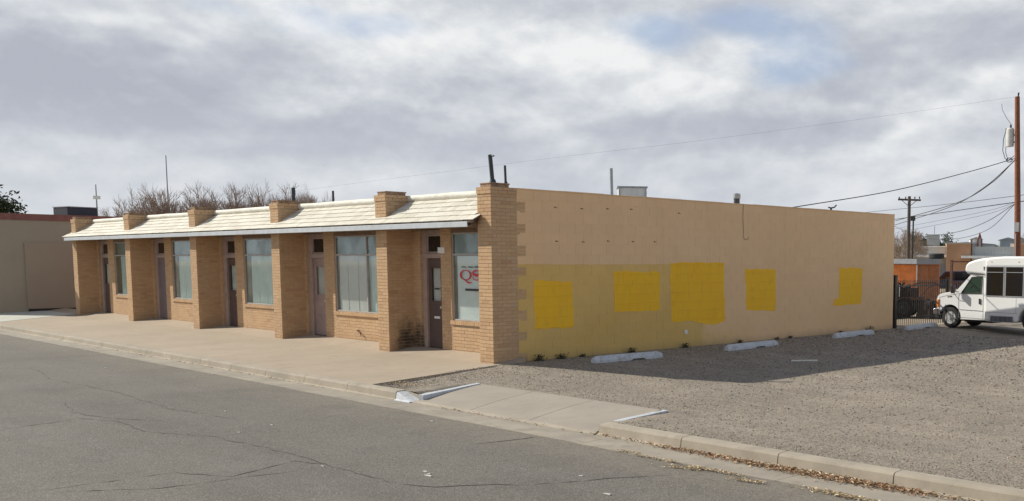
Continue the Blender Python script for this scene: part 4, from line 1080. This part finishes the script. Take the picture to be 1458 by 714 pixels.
for i in range(9):
    k=MB(); a=random.uniform(-.8,.8); c=random.uniform(-.4,.6); h=random.uniform(.25,.95); w_=random.uniform(.12,.35)
    k.hexa([(a-w_,c-w_,0),(a+w_,c-w_*.8,0),(a+w_,c+w_,0),(a-w_*.9,c+w_,0),(a-w_*.7,c-w_*.8,h),(a+w_*.9,c-w_*.6,h*random.uniform(.7,1)),(a+w_*.6,c+w_*.7,h),(a-w_*.8,c+w_*.8,h*.9)])
    o=k.build('scrap_piece',M_[random.choice(['rust','ink','tarp','scrapdark','scrapdark','tarp'])],t,fix=True); bevel(o,.02,1)
for i in range(7):
    k=MB(); a=random.uniform(-.8,.8); k.tube([(a,random.uniform(-.5,.3),.1),(a+random.uniform(-.5,.5),random.uniform(-.3,.5),random.uniform(.7,1.35))],.018,5); k.build('scrap_pipe',M_[random.choice(['rust','steel','ink'])],t)

# ------------------------------------------------------------------ cars
def car(label,loc,rz,L,H,m,suv):
    t=thing('parked_car',label,'car','cars parked in front of the tan brick building',loc=loc,rz=rz)
    W_=1.8
    bp=[(-L/2,.35),(-L/2-.02,.62),(-L/2+.1,.82),(-L/2+.95,.93)]
    bp+= [(L/2-.1,.95),(L/2,.75),(L/2-.02,.35)]+arc(L*.29,.33,.37,0,180,8)+arc(-L*.29,.33,.37,0,180,8)
    k=MB(); k.prism(bp,lambda a,b_,t_:(a,t_,b_),0,W_); bevel(k.build('body',M_[m],t,fix=True),.05,2,.6)
    x1=L/2-.15 if suv else L/2-.75
    k=MB(); k.prism([(-L/2+.95,.92),(-L/2+1.55,H-.05),(x1-.35,H),(x1,.94)],lambda a,b_,t_:(a,t_,b_),.1,W_-.1); bevel(k.build('cabin',M_[m],t,fix=True),.05,2,.6)
    k=MB(); k.prism([(-L/2+1.12,.96),(-L/2+1.6,H-.12),(-.05,H-.1),(-.05,.96)],lambda a,b_,t_:(a,t_,b_),.085,.11); k.prism([(.03,.96),(.03,H-.1),(x1-.42,H-.1),(x1-.15,.96)],lambda a,b_,t_:(a,t_,b_),.085,.11); k.build('side_window',M_['darkglass'],t,fix=True)
    for s in (-.29,.29): wheel(t,L*s,.1,.33,.33,.2)
    k=MB(); k.box((-L/2-.03,.15,.62),(-L/2+.02,.45,.75)); k.build('headlight',M_['white'],t)
    return t
car('dark blue parked car, left one seen over the tall fence',(-17.2,51.2,-.02),R(28),4.4,1.60,'carblue',True)
car('black parked car just left of the minibus roof, beyond the fence',(-12.9,53.4,-.02),R(28),4.5,1.45,'carblack',False)

# ------------------------------------------------------------------ buildings beyond
FR=math.atan2(1.03,1.74)-R(1)
def bld(label,loc,parts,name='distant_building',rz=FR):
    t=thing(name,label,'building',loc=loc,rz=rz)
    for nm,a,c,m in parts:
        k=MB(); k.box(a,c); k.build(nm,M_[m],t)
    return t
t=bld('orange tan brick building with white canopy and grey siding behind the minibus',(-23.72,61.75,-.03),[('brick_wall',(0,0,0),(1.95,8,3.75),'tanbldg'),('end_wall',(1.951,.3,0),(9.0,8,2.45),'tanbldg'),
  ('siding_band',(2.0,.32,2.55),(5.75,7,3.5),'greybldg'),('canopy',(1.2,-.7,2.55),(5.6,.31,2.75),'whitemetal'),('brick_wall',(5.8,.1,0),(9,7,3.72),'tanbldg'),('coping',(-.05,-.05,3.75),(2.0,8.05,3.83),'pale')])
for i in range(14):
    k=MB(); k.box((2.02+i*.265,.295,2.76),(2.035+i*.265,.318,3.49)); k.build('siding_rib',M_['pale'],t)
k=MB(); k.box((1.96,.05,2.3),(2.06,.29,4.1)); k.build('downpipe',M_['rust'],t)
for i in range(3):
    k=MB(); k.box((2.6+i*1.1,.27,1.0),(3.4+i*1.1,.298,2.1)); k.build('window',M_['darkglass'],t)
bld('long pale stucco building with white eave behind the orange shed',(-29.4,60.5,-.03),[('wall',(-9,0,0),(6.3,8,3.5),'pale'),('eave',(-9,-.9,2.62),(6.3,-.01,2.82),'whitemetal'),('coping',(-9.05,-.06,3.5),(6.35,8.05,3.57),'whitemetal'),('door_panel',(2.2,-.03,0),(3.0,-.002,2.1),'ink'),('door_panel',(4.8,-.03,0),(5.9,-.002,2.1),'greymetal')])
t=thing('roof_ventilator','round white ventilator on the long pale building','ventilator',loc=(-28.2,63.2,3.55)); k=MB(); k.tube([(0,0,0),(0,0,.2),(0,0,.3),(0,0,.36)],[.25,.3,.22,.05],14); k.build('dome',M_['white'],t)
t=thing('billboard','blank grey billboard on a single post behind the pale building','billboard',loc=(-32.15,74.2,0),rz=FR)
k=MB(); k.box((-.62,-.06,3.8),(.62,.06,4.88)); k.build('panel',M_['greybldg'],t); k=MB(); k.cyl((0.1,.1,0),(.1,.1,3.9),.07,10); k.build('post',M_['greymetal'],t)
k=MB(); k.cyl((.1,.1,4.9),(.1,.1,5.7),.03,6); k.build('mast',M_['greymetal'],t)
# far roofs and steeple
for (l,x,y,w_,h,m) in [('pale green grey metal roofed building far beyond the minibus',-86,182,12,6.5,'greybldg'),('distant white gabled house left of the red steeple',-84.6,183.6,2.6,7.55,'whitemetal'),('dark distant rooftop near the red brown pole',-78.5,186,3.2,7.45,'hill'),('darker boxy distant building left of the red brown pole',-76.2,187,2.2,7.5,'greymetal')]:
    t=thing('distant_house',l,'house',loc=(x,y,0),rz=FR); k=MB(); k.box((-w_/2,0,0),(w_/2,6,h-.5)); k.build('wall',M_[m],t)
    k=MB(); k.prism([(-w_/2-.2,h-.5),(0,h+.0),(w_/2+.2,h-.5)],lambda a,b_,t_:(a,t_,b_),-.2,6.2); k.build('roof',M_[m if m!='whitemetal' else 'pale'],t,fix=True)
t=thing('church_steeple','dark red pointed church gable on the skyline','church',loc=(-83.45,183,0),rz=FR)
k=MB(); k.prism([(-.55,0),(-.55,6.7),(0,8.55),(.55,6.7),(.55,0)],lambda a,b_,t_:(a,t_,b_),0,3); k.build('gable_roof',M_['maroon'],t,fix=True)
k=MB(); k.prism([(-.22,0),(-.25,6.8),(0,7.5),(.25,6.8),(.22,0)],lambda a,b_,t_:(a,t_,b_),-.05,-.01); k.build('gable_front',M_['pale'],t,fix=True)
t=thing('town_roofs','band of far off low town roofs along the skyline','rooftops',loc=(0,0,0))
random.seed(5)
for i in range(26):
    a=R(-37+i*.62); D=random.uniform(190,240); x=17.7+D*math.sin(a); y=-12.5+D*math.cos(a); w_=random.uniform(2,5); h=random.uniform(4.6,6.0)
    k=MB(); k.box((x-w_,y,-.5),(x+w_,y+4,h)); k.build('town_block',M_[random.choice(['hill','greybldg','pale','greymetal'])],t)
t['kind']='stuff'; del t['category']

# left neighbour
t=thing('beige_building','plain beige stucco building with maroon coping at the left edge','building',loc=(-32,0,0))
k=MB(); k.box((-14,-2.6,-.1),(0,12,3.80)); k.build('wall',M_['beige'],t)
k=MB(); k.box((.001,-.62,-.05),(.06,6,2.87)); k.build('wall_panel',M_['beige2'],t)
k=MB(); k.box((-14.1,-2.7,3.801),(.05,12.1,4.06)); k.build('coping',M_['maroon'],t)
k=MB(); k.box((0.061,-.6,-.05),(.10,6,.10)); k.build('base_shade',M_['ink'],t)  # black strip standing in for the shade along the wall base
t=thing('rooftop_unit','dark blue rooftop unit on the beige building','air conditioner',loc=(-34.3,1.95,3.85),rz=R(12))
k=MB(); k.box((-.6,-.62,.1),(.6,.66,.62)); bevel(k.build('cabinet',M_['acdark'],t),.03,1); k=MB(); k.box((-.66,-.68,0),(.8,.9,.1)); k.build('curb',M_['whitemetal'],t); k=MB(); k.box((-.62,-.63,.621),(.62,.67,.66)); k.build('lid',M_['greymetal'],t)

# ------------------------------------------------------------------ masts, poles and wires
t=thing('radio_mast','tall thin mast rising above the bare trees','mast',loc=(-48.35,10.8,0)); k=MB(); k.tube([(0,0,0),(0,0,8.45)],[.06,.03],6); k.build('shaft',M_['steel'],t)
t=thing('antenna_mast','slim antenna mast left of the bare trees','mast',loc=(-68.65,12.95,0)); k=MB(); k.tube([(0,0,0),(0,0,7.8)],[.12,.04],6); k.build('shaft',M_['steel'],t)
k=MB(); k.box((-.08,-.25,6.7),(.08,.25,6.95)); k.build('antenna_box',M_['whitemetal'],t)
PP=Vector((-1.62,28.15,-.1))
t=thing('utility_pole','red brown wooden utility pole with grey transformer at right edge','utility pole',loc=PP)
k=MB(); k.tube([(.12,0,0),(0,0,4.6),(-.16,-.02,9.33)],[.155,.13,.105],14); k.build('shaft',M_['wood'],t)
k=MB(); k.cyl((-.42,-.05,7.25),(-.42,-.05,7.98),.165,18); k.tube([(-.42,-.05,7.98),(-.42,-.05,8.03)],[.165,.12],18); tf=k.build('transformer',M_['ac'],t)
k=MB(); k.tube([(-.40,-.05,8.0),(-.40,-.05,8.12),(-.40,-.05,8.2)],[.03,.05,.02],8); k.tube([(-.56,-.05,7.9),(-.62,-.05,8.02)],[.025,.035],8); k.build('bushing',M_['ink'],tf)
k=MB(); k.box((-.26,-.03,7.7),(-.1,.03,7.76)); k.box((-.26,-.03,7.4),(-.1,.03,7.46)); k.build('bracket',M_['steel'],tf)
k=MB(); k.tube([(-.13,-.0,9.3),(-.11,0,9.5)],[.03,.04],8); k.build('insulator',M_['ink'],t)
k=MB(); k.box((-.02,-.2,3.60),(.17,-.12,4.0)); k.build('meter_box',M_['greymetal'],t)
k=MB(); k.tube([(.02,-.14,3.5),(.05,-.16,2.0),(.08,-.16,0)],.025,6); k.build('conduit',M_['steel'],t)
k=MB(); 
k.tube([(-.60,-.05,8.0),(-.72,-.05,7.6),(-.74,-.05,7.1),(-.62,-.05,6.75),(-.45,-.05,6.68),(-.2,-.05,6.85)],.016,5)
k.tube([(-.50,-.05,7.95),(-.60,-.05,7.5),(-.60,-.05,7.0),(-.5,-.05,6.72)],.014,5)
for i in range(3): k.tube([(-.42+.13*math.cos(a_*.5+i),-.08+.02*i,6.68+.09*math.sin(a_*.5+i)) for a_ in range(12)],.016,5)
k.build('cable_loop',M_['wire'],t)
k=MB(); k.tube([(-.40,-.05,8.2),(-.62,-.05,8.5),(-.82,-.05,8.85),(-.85,-.05,9.1)],.010,5); k.build('jumper_wire',M_['wire'],t)
P2=Vector((-16.05,43.08,-.1))
t=thing('utility_pole','grey utility pole with crossarm standing behind the shed','utility pole',loc=P2)
k=MB(); k.tube([(0,0,0),(0,0,6.45)],[.13,.10],10); k.build('shaft',M_['greywood'],t); k=MB(); k.tube([(.24,.14,0),(.24,.14,5.1)],[.06,.05],8); k.box((.1,.05,4.9),(.35,.2,5.2)); k.build('riser',M_['pipe'],t)
k=MB(); k.hexa([(-.62,-.35,6.2),(.62,.35,6.14),(.60,.41,6.14),(-.65,-.29,6.2),(-.62,-.35,6.32),(.62,.35,6.26),(.60,.41,6.26),(-.65,-.29,6.32)]); k.build('crossarm',M_['greywood'],t,fix=True)
k=MB(); k.tube([(-.4,-.23,6.2),(0,0,5.8)],.02,5); k.tube([(.4,.23,6.18),(0,0,5.8)],.02,5); k.build('brace',M_['greywood'],t)
for s in (-.55,-.2,.3,.55):
    k=MB(); k.tube([(s,s*.57,6.28),(s,s*.57,6.42)],[.03,.045],6); k.build('insulator',M_['ink'],t)
WIRES=[
  ('thin high line running left from the top of the red brown pole',0.003,[(-1.8, 28.08, 9.23), (-7.87, 27.92, 9.01), (-17.81, 25.64, 8.39), (-25.87, 22.03, 7.7), (-35.3, 15.7, 6.42), (-47.0, 8.6, 5.0), (-62., 1., 4.6)]),
  ('service drop from the pole down to the far roof edge',0.016,[(-1.78, 28.09, 6.63), (-2.15, 24.75, 5.86), (-2.28, 19.16, 4.79), (-1.44, 11.92, 3.83)]),
  ('thick upper cable of the bundle sagging left behind the building',0.022,[(-1.73, 28.11, 6.63), (-5.1, 32.45, 5.98), (-10.04, 38.06, 5.46), (-19.42, 46.88, 5.0)]),
  ('thick lower cable of the bundle sagging left behind the building',0.02,[(-1.76, 28.1, 6.57), (-5.92, 33.33, 5.86), (-10.86, 38.74, 5.28), (-19.61, 46.76, 4.66)]),
  ('long straight line from the right passing above the crossarm pole to the roof',0.014,[(-0.62, 28.08, 5.12), (-11.7, 40.24, 5.58), (-24.01, 49.86, 5.82)]),
  ('dark thick line below the long straight one',0.022,[(-0.62, 28.08, 4.83), (-3.39, 31.8, 5.01), (-12.95, 42.5, 5.26), (-22.5, 50.85, 5.25)]),
  ('slack line ending low at the building corner',0.016,[(-1.71, 28.13, 4.72), (-5.88, 33.35, 4.13), (-10.83, 38.76, 3.81), (-19.6, 46.77, 3.7)]),
  ('drooping cable dipping to the billboard top',0.014,[(-1.71, 28.13, 4.72), (-6.42, 34.79, 3.83), (-12.71, 42.58, 3.59), (-18.87, 49.25, 3.98), (-25.03, 55.16, 5.12)]),
  ('faint line just above the slack line',0.009,[(-1.71, 28.12, 4.75), (-8.32, 37.27, 4.84), (-24.94, 55.22, 4.74)]),
  ('second faint line above the slack line',0.009,[(-1.71, 28.13, 4.69), (-8.32, 37.27, 4.65), (-24.93, 55.23, 4.41)]),
]
for l,r,P in WIRES:
    pts=[Vector(q) for q in P]
    # smooth the sag with Catmull-Rom so that each cable hangs evenly
    Q=[]
    E_=[pts[0]*2-pts[1]]+pts+[pts[-1]*2-pts[-2]]
    for i in range(1,len(E_)-2):
        for j in range(8):
            t=j/8; a,b0,c,d=E_[i-1:i+3]; Q.append(.5*((2*b0)+(c-a)*t+(2*a-5*b0+4*c-d)*t*t+(3*b0-a-3*c+d)*t**3))
    Q.append(pts[-1]); k=MB(); k.tube(Q,r,5); tag(k.build('power_line',M_['wire']),l,'cable')


# ------------------------------------------------------------------ vegetation
def bare_tree(label,x,y,h,spread,seed,wide=2.4):
    random.seed(seed); t=thing('bare_tree',label,'tree','bare trees behind the storefronts',loc=(x,y,0))
    k=MB(); tw=MB()
    def grow(p,d,l,r,dep):
        bend=Vector((random.gauss(0,.10),random.gauss(0,.10),.06)); mid=p+d*l*.5; q=mid+(d+bend).normalized()*l*.5
        (k if dep<2 else tw).tube([p,mid,q],[r,r*.85,r*.7],5 if dep<2 else 3,cap=False)
        if dep>=6: return
        n=10 if dep==0 else (4 if dep==4 else 3)
        for i in range(n):
            a=(i+random.random()*.6)*2*math.pi/n; e=random.uniform(.55,1.0) if dep==0 else random.uniform(.22,.62)
            o_=Matrix.Rotation(a,3,d)@d.orthogonal().normalized()
            nd=d*math.cos(e)+o_*math.sin(e); nd.z+=.10; nd.normalize()
            st=p.lerp(q,random.uniform(.5,1.)) if dep else q
            grow(st,nd,l*random.uniform(.62,.84)*(1.1 if dep==0 else 1),max(r*.55,.0075),dep+1)
    grow(Vector((0,0,0)),Vector((0,0,1)),h*.30,h*.03,0)
    top=float(np.percentile([v[2] for v in tw.v],98.5)); lo=float(np.percentile([abs(v[1]) for v in tw.v],93))
    for q in (k,tw): q.v=[(v[0]*wide/lo,v[1]*wide/lo,v[2]*h/top) for v in q.v]
    k.build('trunk',M_['twig'],t); tw.build('twigs',M_['twig'],t)
for i,(x,y,h,wd,l) in enumerate([(-49.2,9.6,5.7,2.0,'leftmost and lowest bare tree, left of the tall thin mast'),(-48.5,11.4,6.1,2.3,'bare tree standing right behind the tall thin mast'),(-47.6,13.6,6.5,2.2,'bare tree with the highest crown behind the eave'),(-46.9,15.3,6.3,2.1,'bare tree left of the stubby dark vent pipe'),(-46.0,17.0,6.3,2.0,'bare tree right behind the stubby dark vent pipe'),(-45.2,18.5,6.2,1.4,'rightmost bare tree, reaching toward the narrow vent pipe')]):
    bare_tree(l,x,y,h,1.7,40+i,wd)
def leafy(name,label,cat,x,y,h,w_,z0,seed,n=1800,conic=False,ls=.16):
    random.seed(seed); t=thing(name,label,cat,loc=(x,y,0))
    k=MB(); k.tube([(0,0,0),(0,0,h*.8)],[h*.03,h*.012],8)
    cl=[]
    for i in range(16):
        zf=random.uniform(0,1); rr=(1-zf)**.8 if conic else math.sqrt(max(.05,1-(zf*2-1)**2))
        a=random.uniform(0,6.28); cl.append(Vector((math.cos(a)*rr*w_*.55,math.sin(a)*rr*w_*.55,z0+zf*(h-z0))))
        k.tube([(0,0,min(h*.75,cl[-1].z*.8)),tuple(cl[-1])],[h*.008,.01],4,cap=False)
    k.build('trunk',M_['greywood'],t)
    k=MB()
    for i in range(n):
        c=random.choice(cl); s=w_*(.22 if conic else .27)
        p=c+Vector((random.gauss(0,s*.6),random.gauss(0,s*.6),random.gauss(0,s*.55)))
        a=Vector((random.gauss(0,1),random.gauss(0,1),random.gauss(0,.7))).normalized(); b_=a.orthogonal().normalized(); q=ls*random.uniform(.5,1.2)
        k.add([p-a*q,p+b_*q*.5,p+a*q,p-b_*q*.5],[(0,1,2,3)],r=random.random())
    k.build('crown',M_['foliage'],t)
leafy('evergreen_tree','dark evergreen tree above the beige building at far left','tree',-71.3,5.6,6.95,4.0,3.0,3,14000,ls=.16)
leafy('evergreen_tree','dark conifer right behind the grey crossarm pole','tree',-49.2,98.9,5.7,2.0,2.,4,1500,True)
leafy('evergreen_tree','olive green bush tree left of the billboard','tree',-48.2,99.6,5.0,1.8,2.,5,1500)
leafy('evergreen_tree','small dark conifer between the olive bush and billboard','tree',-46.9,100.2,5.1,1.1,2.,6,900,True)
leafy('evergreen_tree','round dark tree just right of the billboard','tree',-45.9,100.9,5.35,2.0,2.4,7,1500)
bare_tree('small leafless tree beside the grey crossarm pole',-18.6,46.5,4.2,1.4,77,1.6)
bare_tree('leafless tree on the skyline left of the red brown pole',-35.,108.,6.3,1.2,78,3.)

# ------------------------------------------------------------------ loose stuff
def scatter_pebbles():
    rng=np.random.default_rng(3); n=52000
    d=rng.random(n)
    x=.2+20*rng.random(n)**1.15; y=-3.05+ (rng.random(n)**2.0)*19
    keep=~((x>1.7)&(x<7.2)&(y<-1.55)); x=x[keep]; y=y[keep]
    m_=len(x); s=(.006+.013*rng.random(m_)**2.0)*(1+(y+3)/10)
    base=np.array([(1,0,0),(-.6,.8,0),(-.6,-.8,0),(.1,.1,.8)])
    V=np.zeros((m_,4,3)); rot=rng.uniform(0,6.28,m_); c,si=np.cos(rot),np.sin(rot)
    for j in range(4):
        bx,by,bz=base[j]; V[:,j,0]=x+s*(bx*c-by*si); V[:,j,1]=y+s*(bx*si+by*c); V[:,j,2]=s*bz*.9
    zz_=np.array([zlot(a,b_)+bumpy(a,b_)*ss(a/1.5)*ss((b_+3.1)/1.) for a,b_ in zip(x,y)])
    V[:,:,2]+=zz_[:,None]-.002
    F=np.array([(0,1,3),(1,2,3),(2,0,3)])
    Fa=(np.arange(m_)[:,None,None]*4+F[None]).reshape(-1,3)
    me=bpy.data.meshes.new('pebbles'); me.from_pydata(V.reshape(-1,3).tolist(),[],Fa.tolist()); me.materials.append(M_['pebble'])
    a=me.attributes.new('rnd','FLOAT','FACE'); a.data.foreach_set('value',np.repeat(rng.random(m_),3)); return tag(obj('pebbles',me),kind='stuff')
scatter_pebbles()
def leaves(name,spots,m,size,kindz):
    k=MB()
    for (cx,cy,rx,ry,n,rot) in spots:
        for i in range(n):
            u,v=random.gauss(0,.45),random.gauss(0,.4); a=cx+rx*u*math.cos(rot)-ry*v*math.sin(rot); c=cy+rx*u*math.sin(rot)+ry*v*math.cos(rot)
            if kindz=='gut' and c>-3.25: c=-3.26-random.random()*.05
            s=size*random.uniform(.5,1.3); t=random.uniform(0,6.28); h=GZ+random.uniform(.005,.03)
            d=Vector((math.cos(t),math.sin(t),random.uniform(-.3,.3)))*s; e=Vector((-math.sin(t),math.cos(t),random.uniform(-.4,.4)))*s*random.uniform(.15,.45)
            p=Vector((a,c,h)); k.add([p-d,p+e,p+d,p-e+Vector((0,0,s*.3))],[(0,1,2),(0,2,3)],r=random.random())
    return tag(k.build(name,M_[m]),kind='stuff')
random.seed(9)
leaves('leaf_litter',[(8.75,-3.34,.7,.10,260,0),(10.1,-3.36,1.2,.14,700,0),(11.1,-3.38,1.2,.18,1100,0),(11.9,-3.36,.8,.15,600,0),(7.6,-3.3,.8,.05,60,0),(13.2,-3.33,1.,.08,120,0),(4.5,-3.36,2.,.06,50,0),(-8,-3.4,9,.04,140,0),(9.2,-3.05,.9,.08,60,0)],'leaf',.026,'gut')
leaves('straw_litter',[(8.35,-3.9,.22,.05,60,.2),(9.65,-4.1,.35,.08,170,.3),(10.0,-4.0,.45,.05,150,0),(10.6,-4.15,.3,.07,120,.2),(11.75,-4.0,.6,.08,330,0),(8.75,-3.95,.25,.04,50,0),(9.2,-3.95,.25,.04,50,0)],'straw',.022,'road')
k=MB()
for (x,y,s) in [(7.72,-6.37,.06),(7.62,-6.30,.03),(7.49,-6.27,.04),(4.32,-4.2,.035),(6.32,-6.92,.03),(-7.68,-5.03,.03),(2.9,-6.0,.03),(9.9,-5.6,.05),(3.2,-6.6,.025),(1.0,-5.9,.025),(9.0,-5.2,.03)]:
    a=random.uniform(0,3); k.hexa([(x-s,y-s*.3,GZ),(x+s,y-s*.2,GZ),(x+s*.8,y+s*.3,GZ),(x-s*.7,y+s*.25,GZ),(x-s,y-s*.3,GZ+.008),(x+s,y-s*.2,GZ+.014),(x+s*.8,y+s*.3,GZ+.01),(x-s*.7,y+s*.25,GZ+.006)])
tag(k.build('paper_scraps',M_['litter']),kind='stuff')
# thin dark wet strip of soil between sidewalk and lot, with dry grass
leaves('dry_verge',[(1.1,-2.75,.5,.25,160,0)],'straw',.02,'x').location=(0,0,.155)
